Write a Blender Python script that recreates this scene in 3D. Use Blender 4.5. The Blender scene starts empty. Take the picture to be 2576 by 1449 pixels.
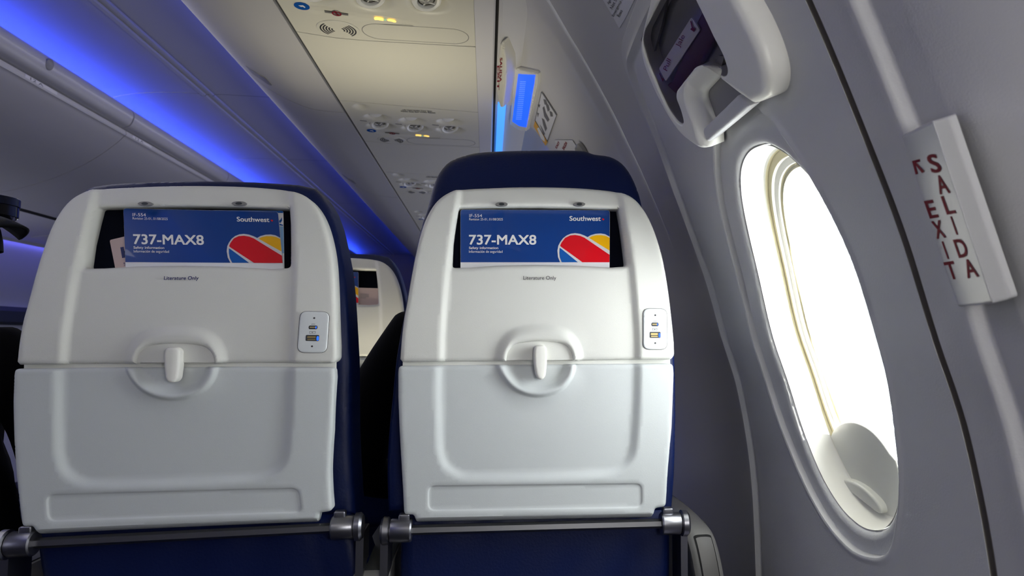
import bpy, math
import numpy as np
from mathutils import Vector, Matrix
from mathutils.geometry import delaunay_2d_cdt

# ------------------------------------------------------------------ camera
FPX, PX0, PY0 = 1717.0, 1481.0, 724.5      # photo taken as 2576 x 1449
CAM = np.array([0.0, 0.0, 0.95])
YAW, PIT = 0.14763110, 0.07180412
scn = bpy.context.scene
COL = scn.collection
fw = np.array([math.sin(YAW)*math.cos(PIT), math.cos(YAW)*math.cos(PIT), math.sin(PIT)])
rt = np.array([math.cos(YAW), -math.sin(YAW), 0.0])
up = np.cross(rt, fw)
cd = bpy.data.cameras.new('camera'); cam = bpy.data.objects.new('camera', cd); COL.objects.link(cam)
cd.sensor_width = 36; cd.lens = FPX*36/2576; cd.shift_x = (1288-PX0)/2576
cd.clip_start = 0.01; cd.clip_end = 100
cam.matrix_world = Matrix([[rt[0], up[0], -fw[0], CAM[0]], [rt[1], up[1], -fw[1], CAM[1]], [rt[2], up[2], -fw[2], CAM[2]], [0, 0, 0, 1]])
scn.camera = cam
cd.dof.use_dof = True; cd.dof.focus_distance = 1.08; cd.dof.aperture_fstop = 9.0
# ------------------------------------------------------------------ sky, sun, large lights, exposure
wd = bpy.data.worlds.new('sky'); scn.world = wd; wd.use_nodes = True
wd.node_tree.nodes['Background'].inputs[0].default_value = (0.93, 0.97, 1.0, 1)
wd.node_tree.nodes['Background'].inputs[1].default_value = 7.0
def light(name, kind, loc, energy, color=(1, 1, 1), size=(.3, .3), aim=None, spread=None, parent=None):
    l = bpy.data.lights.new(name, kind); l.energy = energy; l.color = color
    if kind == 'AREA':
        l.shape = 'RECTANGLE'; l.size, l.size_y = size
        if spread: l.spread = spread
    o = bpy.data.objects.new(name, l); COL.objects.link(o); o.location = loc
    if aim is not None:
        z = -Vector(aim).normalized(); u = Vector((0, 1, 0)) if abs(z.y) < .7 else Vector((0, 0, 1))
        y = (u-z*u.dot(z)).normalized(); x = y.cross(z)
        o.rotation_euler = Matrix((x, y, z)).transposed().to_euler()
    return o
s = light('sun', 'SUN', (3, -3, 3), 26.0, (1, .97, .88), aim=(-.40, .84, -.42)); s.data.angle = math.radians(1.0)
# daylight from the cabin windows beside and behind the photographer
light('window_daylight', 'AREA', (.66, .86, .96), 6, (.95, .98, 1), (.50, .42), aim=(-1, 0, 0))
light('window_daylight', 'AREA', (.385, -.30, 1.06), 4.2, (1, .975, .92), (.34, .26), aim=(-.32, 1.0, .04))
light('window_daylight', 'AREA', (.36, -1.1, 1.05), 2.2, (.93, .96, 1), (.30, .42), aim=(-.6, 1.0, 0))
light('window_daylight', 'AREA', (-2.95, -.4, 1.05), 1.2, (.85, .88, 1), (.9, .42), aim=(1, .6, .1))
# ceiling wash behind the photographer
light('ceiling_wash', 'AREA', (-.40, -.25, 1.66), 1.5, (1, .97, .90), (.9, .5), aim=(.12, .8, -.55))
# sunlight bouncing off the laps of the row ahead on to the panels overhead
light('lap_bounce', 'AREA', (-.24, 1.80, .86), 1.15, (1, .93, .72), (.30, .22), aim=(-.02, .05, 1), spread=math.radians(88))
# daylight from the rows of windows further forward, both sides
light('window_daylight', 'AREA', (-3.0, 2.0, 1.05), 8, (.92, .94, 1), (.32, 4.4), aim=(1, 0, .30))
light('window_daylight', 'AREA', (.34, 4.6, 1.0), 8, (.95, .96, 1), (.30, 4.6), aim=(-1, 0, .30))
# blue cove lamps on top of both rows of bins
BLUE = (.008, .052, 1.0)
light('cove_lamp', 'AREA', (-1.865, 4.2, .95+1.125), 17, BLUE, (.03, 12.4), aim=(.10, 0, 1))
light('cove_lamp', 'AREA', (-.99, 4.2, .95+1.150), 9, BLUE, (.03, 12.4), aim=(-.35, 0, 1))
light('cove_lamp', 'AREA', (-2.96, 4.2, .95+.60), 15, (.13, .13, 1), (.02, 12.4), aim=(-.25, 0, -1), spread=math.radians(120))
light('cove_lamp', 'AREA', (.040, 5.1, .95+.728), 12, (.03, .14, 1), (.03, 5.6), aim=(.5, 0, -1), spread=math.radians(90))
light('aisle_ambient', 'AREA', (-1.35, 2.5, 2.12), 9, (1, .97, .93), (.25, 5), aim=(0, 0, -1))
scn.view_settings.view_transform = 'Standard'; scn.view_settings.look = 'None'
scn.view_settings.gamma = 1.0; scn.view_settings.use_curve_mapping = False
scn.view_settings.exposure = 0.0

# ------------------------------------------------------------------ helpers
def mat(name, col, rough=.5, metal=0., bump=0., bscale=200., emit=None, estr=0., spec=.5, coat=0., var=0.):
    m = bpy.data.materials.new(name); m.use_nodes = True; nt = m.node_tree; b = nt.nodes['Principled BSDF']
    b.inputs['Base Color'].default_value = (*col, 1); b.inputs['Roughness'].default_value = rough
    b.inputs['Metallic'].default_value = metal; b.inputs['Specular IOR Level'].default_value = spec
    b.inputs['Coat Weight'].default_value = coat
    tc = nt.nodes.new('ShaderNodeTexCoord'); nz = nt.nodes.new('ShaderNodeTexNoise'); nz.inputs['Scale'].default_value = bscale
    nt.links.new(tc.outputs['Object'], nz.inputs['Vector'])
    if bump:
        bp = nt.nodes.new('ShaderNodeBump'); bp.inputs['Strength'].default_value = bump; bp.inputs['Distance'].default_value = .001
        nt.links.new(nz.outputs['Fac'], bp.inputs['Height']); nt.links.new(bp.outputs['Normal'], b.inputs['Normal'])
    if var:
        mx = nt.nodes.new('ShaderNodeMix'); mx.data_type = 'RGBA'; nz2 = nt.nodes.new('ShaderNodeTexNoise'); nz2.inputs['Scale'].default_value = 6
        nt.links.new(tc.outputs['Object'], nz2.inputs['Vector']); nt.links.new(nz2.outputs['Fac'], mx.inputs[0])
        mx.inputs[6].default_value = (*[c*(1-var) for c in col], 1); mx.inputs[7].default_value = (*[min(1, c*(1+var)) for c in col], 1)
        nt.links.new(mx.outputs[2], b.inputs['Base Color'])
    if emit: b.inputs['Emission Color'].default_value = (*emit, 1); b.inputs['Emission Strength'].default_value = estr
    return m
M = dict(
    shell=mat('seat_shell_plastic', (.72, .72, .68), .52, bump=.12, bscale=900, spec=.35),
    tray=mat('tray_plastic', (.61, .64, .645), .52, bump=.10, bscale=900, spec=.35),
    wall=mat('sidewall_panel', (.56, .555, .57), .45, bump=.25, bscale=420, spec=.4, var=.02),
    hatch=mat('hatch_panel', (.60, .60, .615), .42, bump=.2, bscale=420, spec=.4, var=.02),
    bin=mat('bin_gloss', (.50, .49, .49), .30, spec=.5, var=.02),
    binr=mat('bin_satin', (.50, .49, .49), .45, spec=.4, var=.02),
    ceil=mat('ceiling_panel', (.62, .61, .63), .4, spec=.4, var=.02),
    psu=mat('service_panel_cream', (.66, .64, .55), .38, spec=.4, var=.02),
    white=mat('white_plastic', (.80, .79, .74), .35),
    port=mat('port_plate', (.72, .75, .76), .35),
    navy=mat('navy_leather', (.0016, .0085, .062), .46, bump=.35, bscale=260, spec=.3),
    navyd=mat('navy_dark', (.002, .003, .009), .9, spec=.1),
    black=mat('black_gap', (.004, .004, .005), .7),
    blackc=mat('black_cloth', (.004, .004, .006), .9, bump=.4, bscale=300, spec=.15),
    metal=mat('satin_aluminium', (.30, .30, .33), .33, 1.0),
    grey=mat('grey_plastic', (.25, .245, .24), .42),
    taupe=mat('taupe_plastic', (.15, .145, .14), .45),
    dgrey=mat('dark_grey_plastic', (.035, .04, .045), .5),
    brown=mat('rubber_seal', (.22, .20, .175), .7),
    signp=mat('sign_plastic', (.50, .50, .52), .35),
    bar=mat('dull_aluminium', (.17, .17, .18), .42, 1.0),
    coverp=mat('cover_plastic', (.84, .83, .78), .35),
    reveal=mat('window_reveal', (.80, .79, .74), .45),
    seal=mat('cream_seal', (.62, .56, .36), .5),
    shade=mat('window_shade', (.66, .66, .62), .4),
    paper=mat('white_paper', (.80, .80, .82), .3, coat=.5),
    blue=mat('card_blue', (.003, .045, .25), .25, coat=.6),
    blue2=mat('card_mid_blue', (.006, .10, .42), .25, coat=.6),
    red=mat('card_red', (.72, .004, .012), .25, coat=.6),
    yel=mat('card_yellow', (.90, .47, .004), .25, coat=.6),
    silver=mat('card_silver', (.70, .68, .69), .25, coat=.6),
    txtw=mat('white_ink', (.85, .85, .84), .4), txtk=mat('black_ink', (.02, .02, .025), .5),
    txtn=mat('navy_ink', (.01, .02, .12), .5), txtr=mat('red_ink', (.20, .005, .018), .8, spec=.15),
    beige=mat('beige_card', (.62, .47, .44), .45), maroon=mat('maroon_plastic', (.07, .012, .03), .35),
    sky=mat('pale_blue_print', (.25, .45, .72), .3), orange=mat('orange_print', (.80, .42, .03), .4),
    gold=mat('gold_contacts', (.65, .50, .22), .3, 1.0),
    bglow=mat('blue_port_glow', (.01, .05, .5), .4, emit=(.02, .16, 1), estr=1.2),
    belt=mat('lit_belt_sign', (.9, .7, .2), .5, emit=(1, .68, .16), estr=1.1),
    green=mat('lit_green_mark', (.2, .7, .4), .5, emit=(.2, .8, .4), estr=.5),
    blens=mat('blue_lamp_lens', (.02, .1, .8), .3, emit=(.008, .10, 1), estr=1.0),
    btube=mat('blue_lamp_tube', (.1, .2, .9), .3, emit=(.06, .17, 1), estr=1.0),
    cyan=mat('cyan_lamp_tube', (.1, .4, .9), .3, emit=(.05, .30, 1), estr=1.1),
    skin=mat('skin', (.45, .27, .19), .5), hair=mat('hair', (.03, .02, .015), .6),
    cap=mat('black_cap_cloth', (.004, .006, .008), .8, bump=.4, bscale=500),
    specs=mat('navy_frame', (.006, .010, .03), .25), lens=mat('dark_lens', (.004, .004, .006), .08),
    floor=mat('grey_carpet', (.03, .03, .045), .95, bump=.8, bscale=500),
    endw=mat('warm_bulkhead', (.42, .36, .29), .6),
)
def glassmat(name, tint, refl):
    m = bpy.data.materials.new(name); m.use_nodes = True; nt = m.node_tree; nt.nodes.clear()
    o = nt.nodes.new('ShaderNodeOutputMaterial'); mx = nt.nodes.new('ShaderNodeMixShader'); t = nt.nodes.new('ShaderNodeBsdfTransparent')
    g = nt.nodes.new('ShaderNodeBsdfGlossy'); fr = nt.nodes.new('ShaderNodeFresnel'); fr.inputs[0].default_value = refl
    t.inputs[0].default_value = (*tint, 1); g.inputs['Roughness'].default_value = .03
    nt.links.new(fr.outputs[0], mx.inputs[0]); nt.links.new(t.outputs[0], mx.inputs[1]); nt.links.new(g.outputs[0], mx.inputs[2]); nt.links.new(mx.outputs[0], o.inputs[0])
    return m
M['glass'] = glassmat('clear_pane', (.96, .98, .97), 1.45)
M['cover'] = glassmat('clear_cover', (.80, .78, .78), 1.22)

def obj(name, verts, faces, m, parent=None, smooth=True, angle=38):
    me = bpy.data.meshes.new(name)
    me.from_pydata([tuple(map(float, v)) for v in verts], [], [tuple(map(int, f)) for f in faces])
    me.materials.append(M[m] if isinstance(m, str) else m)
    me.validate(); me.update()
    if smooth:
        me.polygons.foreach_set('use_smooth', [True]*len(me.polygons)); me.set_sharp_from_angle(angle=math.radians(angle))
    o = bpy.data.objects.new(name, me); COL.objects.link(o)
    if parent is not None:
        o.parent = parent
        if parent.type == 'EMPTY': o.matrix_parent_inverse = Matrix.Translation(-Vector(parent.location))
    return o
def thing(name, label, cat, loc, group=None):
    o = bpy.data.objects.new(name, None); COL.objects.link(o); o.location = loc; o.empty_display_size = .05
    o['label'] = label; o['category'] = cat
    if group: o['group'] = group
    return o
def tag(o, label, cat, group=None):
    o['label'] = label; o['category'] = cat
    if group: o['group'] = group
    return o
def struct(o): o['kind'] = 'structure'; return o
def dup(root, off, label=None):
    r = root.copy(); COL.objects.link(r); r.location = Vector(root.location)+Vector(off)
    if label: r['label'] = label
    def rec(a, b):
        for ch in list(a.children):
            c = ch.copy(); COL.objects.link(c); mpi = ch.matrix_parent_inverse.copy(); c.parent = b; c.matrix_parent_inverse = mpi; rec(ch, c)
    rec(root, r)
    return r
def ray(px, py): return fw+rt*((px-PX0)/FPX)-up*((py-PY0)/FPX)

def dens(poly, step, closed=True):
    out = []; n = len(poly)
    for i in range(n if closed else n-1):
        a = np.array(poly[i], float); b = np.array(poly[(i+1) % n], float)
        k = max(1, int(np.ceil(np.linalg.norm(b-a)/step)))
        out += [a+(b-a)*t/k for t in range(k)]
    if not closed: out.append(np.array(poly[-1], float))
    return np.array(out)
def catmull(pts, k=8, closed=True):
    P = np.array(pts, float); n = len(P); out = []
    rng = range(n) if closed else range(n-1)
    for i in rng:
        p0, p1, p2, p3 = (P[(i-1) % n], P[i], P[(i+1) % n], P[(i+2) % n]) if closed else (P[max(i-1, 0)], P[i], P[i+1], P[min(i+2, n-1)])
        for j in range(k):
            t = j/k
            out.append(.5*((2*p1)+(-p0+p2)*t+(2*p0-5*p1+4*p2-p3)*t*t+(-p0+3*p1-3*p2+p3)*t**3))
    if not closed: out.append(P[-1])
    return np.array(out)
def rrect(x0, y0, x1, y1, r, k=6):
    out = []
    for cx, cy, a0 in ((x1-r, y1-r, 0), (x0+r, y1-r, 90), (x0+r, y0+r, 180), (x1-r, y0+r, 270)):
        for i in range(k+1):
            a = math.radians(a0+90*i/k); out.append((cx+r*math.cos(a), cy+r*math.sin(a)))
    return out
def ell(cx, cy, rx, ry, k=32): return [(cx+rx*math.cos(2*math.pi*i/k), cy+ry*math.sin(2*math.pi*i/k)) for i in range(k)]
def roundc(poly, r, k=5):
    """round the corners of a polygon; r one number or one per corner"""
    P = [np.array(p, float) for p in poly]; n = len(P); out = []
    for i in range(n):
        ri = r[i] if hasattr(r, '__len__') else r
        a, b, c = P[i-1], P[i], P[(i+1) % n]
        la, lc = np.linalg.norm(a-b), np.linalg.norm(c-b); d = min(ri, la*.45, lc*.45)
        if d <= 0: out.append(b); continue
        p, q = b+(a-b)/la*d, b+(c-b)/lc*d
        for j in range(k+1):
            t = j/k; out.append((1-t)**2*p+2*t*(1-t)*b+t*t*q)
    return np.array(out)
def inside(pts, poly):
    x, y = pts[:, 0], pts[:, 1]; res = np.zeros(len(pts), bool); n = len(poly)
    for i in range(n):
        x1, y1 = poly[i]; x2, y2 = poly[(i+1) % n]
        if y1 == y2: continue
        c = ((y1 > y) != (y2 > y)) & (x < (x2-x1)*(y-y1)/(y2-y1)+x1); res ^= c
    return res
def pdist(pts, poly, closed=True):
    d = np.full(len(pts), 1e9); n = len(poly)
    for i in range(n if closed else n-1):
        a = np.array(poly[i], float); b = np.array(poly[(i+1) % n], float); ab = b-a; L = ab@ab
        if L < 1e-14: continue
        t = np.clip(((pts-a)@ab)/L, 0, 1); q = pts-a-t[:, None]*ab
        d = np.minimum(d, np.sqrt((q*q).sum(1)))
    return d
def sdf(pts, poly):
    return np.where(inside(pts, poly), 1, -1)*pdist(pts, poly)
def ramp(x): x = np.clip(x, 0, 1); return .65*x+.35*x*x*(3-2*x)
def sm(x): x = np.clip(x, 0, 1); return x*x*(3-2*x)
def area(p): p = np.array(p); return .5*np.sum(p[:, 0]*np.roll(p[:, 1], -1)-np.roll(p[:, 0], -1)*p[:, 1])
def insetloop(p, d):
    q = p; nx = np.roll(q, -1, 0)-np.roll(q, 1, 0); L = np.linalg.norm(nx, axis=1)[:, None]+1e-12
    nrm = np.stack([-nx[:, 1], nx[:, 0]], 1)/L
    return q+nrm*d*(1 if area(p) > 0 else -1)

def thin(X, d):
    """drop points that nearly coincide with an earlier one"""
    cells = {}; keep = []
    for i, (x, y) in enumerate(X.tolist()):
        cx, cy = int(x//d), int(y//d); ok = True
        for a in (cx-1, cx, cx+1):
            for b in (cy-1, cy, cy+1):
                for j in cells.get((a, b), ()):
                    if (X[j, 0]-x)**2+(X[j, 1]-y)**2 < d*d: ok = False; break
                if not ok: break
            if not ok: break
        if ok: cells.setdefault((cx, cy), []).append(i); keep.append(i)
    return X[keep]
def plate(name, outline, S, m, parent=None, off=0., thick=.002, r=0., holes=(), grid=None, hf=None, hr=None, back=False, step=None, angle=38, feat=()):
    """solid panel: outline in 2D, S(u,v,off)->3D; off grows towards the viewer"""
    O = np.array(outline, float); ext = (O.max(0)-O.min(0)).max()
    g = grid or ext/6; st = step or min(g, ext/14)
    if hr is None: hr = r
    loops = [dens(O, st)]+[dens(h, min(st, (np.array(h).max(0)-np.array(h).min(0)).max()/10)) for h in holes]
    pts = [l for l in loops]; edges = []; base = 0
    for l in loops:
        n = len(l); edges += [(base+i, base+(i+1) % n) for i in range(n)]; base += n
    nb = base
    extra = []
    for k, l in enumerate(loops):
        rr = r if k == 0 else hr
        if rr > 0:
            for fr in (.08, .25, .55, 1.0):
                q = insetloop(l, rr*fr if k == 0 else -rr*fr)
                dd = pdist(q, l); q = q[dd > rr*fr*.85]; extra.append(q)
    for poly, ds, sp in feat:
        poly = dens(poly, sp)
        for dd_ in ds:
            q = insetloop(poly, dd_) if dd_ else poly
            extra.append(q[pdist(q, poly) > abs(dd_)*.9-1e-6])
    mn, mx = O.min(0), O.max(0)
    gx, gy = np.meshgrid(np.arange(mn[0]+g/2, mx[0], g), np.arange(mn[1]+g/2, mx[1], g)); G = np.stack([gx.ravel(), gy.ravel()], 1)
    if len(G):
        for poly, ds, sp in feat:
            d_ = pdist(G, poly); G = G[d_ > max(abs(v) for v in ds)+g*.35]
        extra.append(G)
    X = np.concatenate(extra) if extra else np.zeros((0, 2))
    if len(X):
        keep = inside(X, loops[0])
        for l in loops[1:]: keep &= ~inside(X, l)
        X = X[keep]
    if len(X):
        X = X[pdist(X, loops[0]) > min(g*.3, (r*.06 if r else 1))]
    if len(G) and r > 0 and len(X):
        pass
    if len(X): X = thin(X, ext/700)
    A = np.concatenate(pts+([X] if len(X) else []))
    res = delaunay_2d_cdt([Vector(a) for a in A], edges, [], 0, 1e-7)
    V = np.array([v[:] for v in res[0]]); F = np.array([f[:] for f in res[2]])
    cen = V[F].mean(1); keep = inside(cen, loops[0])
    for l in loops[1:]: keep &= ~inside(cen, l)
    F = F[keep]
    h = np.full(len(V), float(off))
    if r > 0:
        d = pdist(V, loops[0]); x = np.clip(r-d, 0, r); h -= r-np.sqrt(r*r-x*x)
    if hr > 0:
        for l in loops[1:]:
            d = pdist(V, l); x = np.clip(hr-d, 0, hr); h -= hr-np.sqrt(hr*hr-x*x)
    if hf is not None: h += hf(V)
    T = [S(a[0], a[1], b) for a, b in zip(V, h)]
    # orient
    p0 = np.array(T[F[0][0]]); nrm = np.cross(np.array(T[F[0][1]])-p0, np.array(T[F[0][2]])-p0)
    tow = np.array(S(V[F[0][0]][0], V[F[0][0]][1], h[F[0][0]]+.01))-p0
    fl = (nrm@tow < 0)
    faces = [tuple(f[::-1]) if fl else tuple(f) for f in F]
    cnt = {}
    for f in faces:
        for i in range(3): cnt[(f[i], f[(i+1) % 3])] = 1
    bd = [e for e in cnt if (e[1], e[0]) not in cnt]
    bot = {}; verts = list(T)
    if thick > 0:
        hb = off-thick
        for e in bd:
            for i in e:
                if i not in bot: bot[i] = len(verts); verts.append(S(V[i][0], V[i][1], min(hb, h[i]-1e-5)))
        for a, b in bd: faces.append((b, a, bot[a], bot[b]))
        if back:
            for i in range(len(V)):
                if i not in bot: bot[i] = len(verts); verts.append(S(V[i][0], V[i][1], hb))
            faces += [tuple(bot[i] for i in f[::-1]) for f in faces[:len(F)]]
    return obj(name, verts, faces, m, parent, angle=angle)
def text(name, body, S, box, m, parent, off=.0004, bold=0., shear=0., rot=0., fit=True, thick=0):
    """box = (x0,y0,x1,y1) in the 2D frame of S (y0 = baseline side); glyph bounds are fitted to it"""
    c = bpy.data.curves.new(name, 'FONT'); c.body = body; c.size = 1; c.shear = shear; c.resolution_u = 4
    o = bpy.data.objects.new(name, c); COL.objects.link(o)
    dg = bpy.context.evaluated_depsgraph_get(); me = bpy.data.meshes.new_from_object(o.evaluated_get(dg))
    V = np.array([v.co[:2] for v in me.vertices]); F = [tuple(p.vertices) for p in me.polygons]
    bpy.data.objects.remove(o); bpy.data.curves.remove(c); bpy.data.meshes.remove(me)
    if bold:
        b = bold; V = np.concatenate([V+np.array(d)*b for d in ((1, 1), (1, -1), (-1, 1), (-1, -1), (0, 0))]); n0 = len(V)//5
        F = [tuple(i+k*n0 for i in f) for k in range(5) for f in F]
    mn, mx = V.min(0), V.max(0); U = (V-mn)/(mx-mn)
    x0, y0, x1, y1 = box
    X = x0+U[:, 0]*(x1-x0); Y = y0+U[:, 1]*(y1-y0)
    if rot:
        cx, cy = (x0+x1)/2, (y0+y1)/2; ca, sa = math.cos(rot), math.sin(rot)
        X, Y = cx+(X-cx)*ca-(Y-cy)*sa, cy+(X-cx)*sa+(Y-cy)*ca
    lay = np.repeat(np.arange(5), len(X)//5)*2e-5 if bold else np.zeros(len(X))
    T = [S(a, b, off+l) for a, b, l in zip(X, Y, lay)]
    f = F[0]; p = [np.array(T[i]) for i in f[:3]]; n = np.cross(p[1]-p[0], p[2]-p[0]); a = V[f[0]]
    tow = np.array(S(X[f[0]], Y[f[0]], off+.01))-p[0]
    if n@tow < 0: F = [q[::-1] for q in F]
    return obj(name, T, F, m, parent, smooth=False)
def grid(name, us, vs, S, m, parent=None, closed=False, smooth=True, angle=50):
    nu, nv = len(us), len(vs); verts = [S(u, v) for u in us for v in vs]
    F = [(i*nv+j, (i+1)*nv+j, (i+1)*nv+j+1, i*nv+j+1) for i in range(nu-1) for j in range(nv-1)]
    if closed: F += [(i*nv+nv-1, (i+1)*nv+nv-1, (i+1)*nv, i*nv) for i in range(nu-1)]
    return obj(name, verts, F, m, parent, smooth, angle)
def extrude(name, prof, y0, y1, m, parent=None, closed=True, k=None, angle=35, ny=1):
    """prof = (x, z) points run along y; z is measured from camera height"""
    P = [(p[0], CAM[2]+p[1]) for p in prof]; n = len(P); ys = np.linspace(y0, y1, ny+1); verts = [(p[0], y, p[1]) for y in ys for p in P]; F = []
    for j in range(ny):
        for i in range(n if closed else n-1):
            a, b = i, (i+1) % n; F.append((j*n+a, j*n+b, (j+1)*n+b, (j+1)*n+a))
    if closed: F += [tuple(range(n))[::-1], tuple(range(ny*n, (ny+1)*n))]
    return obj(name, verts, F, m, parent, angle=angle)
def tube(name, pts, rad, m, parent=None, seg=16, closed=False, caps=True, phase=0., angle=40, flat=None):
    P = [Vector(p) for p in pts]; n = len(P); rads = rad if hasattr(rad, '__len__') else [rad]*n
    verts = []; F = []; prev = None
    for i in range(n):
        if closed: t = (P[(i+1) % n]-P[i-1]).normalized()
        else: t = (P[min(i+1, n-1)]-P[max(i-1, 0)]).normalized()
        if prev is None:
            a = Vector((0, 0, 1)) if abs(t.z) < .9 else Vector((0, 1, 0)); x = t.cross(a).normalized()
        else: x = (prev-t*prev.dot(t)).normalized()
        prev = x; y = t.cross(x)
        for j in range(seg):
            an = 2*math.pi*j/seg+phase; verts.append(P[i]+(x*math.cos(an)+y*math.sin(an))*rads[i])
    for i in range(n if closed else n-1):
        for j in range(seg):
            a, b = i*seg+j, i*seg+(j+1) % seg; c, d = ((i+1) % n)*seg+(j+1) % seg, ((i+1) % n)*seg+j; F.append((a, b, c, d))
    if caps and not closed: F += [tuple(range(seg))[::-1], tuple(range((n-1)*seg, n*seg))]
    return obj(name, verts, F, m, parent, angle=angle)
def lathe(name, prof, origin, axis, m, parent=None, seg=32, angle=35):
    """prof = (radius, height along axis)"""
    ax = Vector(axis).normalized(); a = Vector((0, 0, 1)) if abs(ax.z) < .9 else Vector((0, 1, 0)); x = ax.cross(a).normalized(); y = ax.cross(x); o = Vector(origin)
    verts = []; F = []; n = len(prof)
    for r, h in prof:
        for j in range(seg):
            t = 2*math.pi*j/seg; verts.append(o+ax*h+(x*math.cos(t)+y*math.sin(t))*max(r, 1e-5))
    for i in range(n-1):
        for j in range(seg): F.append((i*seg+j, i*seg+(j+1) % seg, (i+1)*seg+(j+1) % seg, (i+1)*seg+j))
    return obj(name, verts, F, m, parent, angle=angle)

# ------------------------------------------------------------------ seat geometry (traced on the curved seat-back surface)
def yo(v): return 1.05*v*v if v > 0 else .03*v
P0 = (.07742, 1.05, -.03762)                    # z relative to the camera
def seat_uv(px, py, y=1.05):
    d = ray(px, py); t = y/d[1]
    for _ in range(40): t = (y+yo(d[2]*t-P0[2]))/d[1]
    return np.array([d[0]*t-P0[0], d[2]*t-P0[2]])
def T(pts, y=1.05): return np.array([seat_uv(*p, y) for p in pts])
def S_right(u, v, o=0.): return (P0[0]+u, 1.05+yo(v)-o, CAM[2]+P0[2]+v)
pr = [(1006,906),(1697,896),(1015,1290),(1675,1275),(1154,474),(1560,480),(1001,998),(1353,867),(1357,953),(1109,905),(1605,900),(1134,672),(1578,672),(1317,700),(1400,700),(1342,1310),(1617,776),(1676,879),(1040,656),(1664,640),(1340,468)]
pl = [(38,917),(854,908),(47,1318),(832,1283),(241,475),(731,478),(39,1000),(440,876),(441,962),(142,915),(730,908),(199,672),(727,672),(408,700),(497,700),(440,1335),(748,780),(812,885),(92,660),(839,650),(454,461)]
A = T(pr); Bt = T(pl)
def basis(u, v): return np.stack([np.ones_like(u), u, v, u*v, v*v, u*u, v**3, u*v*v], -1)
W8 = np.linalg.lstsq(basis(A[:, 0], A[:, 1]), Bt, rcond=None)[0]
def S_left(u, v, o=0.):
    q = basis(np.array(u, float), np.array(v, float))@W8
    return (P0[0]+q[0], 1.05+yo(q[1])-o, CAM[2]+P0[2]+q[1])
def S_flat(u, v, o=0.): return S_right(u, v, o)     # left-seat traces that are already on the surface

shell_o = [(1006,904),(1010,850),(1016,800),(1024,758),(1042,656),(1060,580),(1078,536),(1100,504),(1128,484),(1160,474),(1250,469),(1340,467),(1440,469),(1510,474),(1556,481),(1592,496),(1620,526),(1644,572),(1666,640),(1681,720),(1691,800),(1697,862),(1698,894),(1690,905),(1350,909),(1012,911)]
pocket_o = [(1153,519),(1250,517),(1350,516.5),(1450,518),(1559,523),(1566,560),(1573,610),(1580,668),(1540,671),(1450,666),(1353,664),(1250,666),(1180,671),(1136,672),(1139,610),(1146,560)]
tray_o = [(1003,921),(1350,917),(1694,915),(1696,940),(1691,1076),(1682,1175),(1676,1276),(1649,1280),(1646,1291),(1640,1307),(1350,1313),(1048,1319),(1042,1300),(1038,1296),(1016,1296),(1013,1233),(1005,1096),(1001,998),(1001,940)]
arch_out = [(1240,912),(1244,880),(1258,848),(1285,824),(1320,814),(1358,811),(1396,813),(1430,824),(1456,848),(1470,880),(1472,912)]
arch_in = [(1275,912),(1276,893),(1284,877),(1298,866),(1325,861),(1358,859),(1392,861),(1418,866),(1432,877),(1440,893),(1441,912)]
bowl_out = [(1243,912),(1250,936),(1266,962),(1290,985),(1322,999),(1353,1003),(1386,999),(1418,985),(1440,960),(1450,936),(1453,912)]
recess_up = [(1108,1080),(1113,850),(1119,760),(1127,672),(1138,590),(1153,500),(1160,440),(1552,440),(1562,500),(1578,590),(1590,672),(1598,760),(1604,850),(1607,1080)]
recess_lo = [(1104,880),(1104,1000),(1106,1120),(1118,1165),(1150,1192),(1200,1199),(1350,1198),(1480,1193),(1540,1186),(1580,1162),(1596,1110),(1603,1000),(1606,880)]
foot_groove = [(1077,1222),(1350,1219),(1615,1216),(1615,1277),(1350,1281),(1077,1285)]
head_o = [(1056,600),(1064,556),(1076,512),(1088,468),(1104,430),(1132,401),(1180,384),(1220,378),(1290,375),(1358,374),(1430,374),(1472,376),(1496,384),(1536,390),(1568,408),(1592,440),(1612,488),(1624,540),(1640,600)]
body_o = [(975,1290),(972,1200),(976,1100),(986,1000),(996,900),(1014,800),(1034,690),(1054,590),(1076,520),(1104,485),(1160,470),(1350,464),(1550,474),(1600,500),(1636,570),(1668,670),(1688,780),(1700,900),(1703,1000),(1702,1100),(1699,1200),(1692,1290)]

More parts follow.
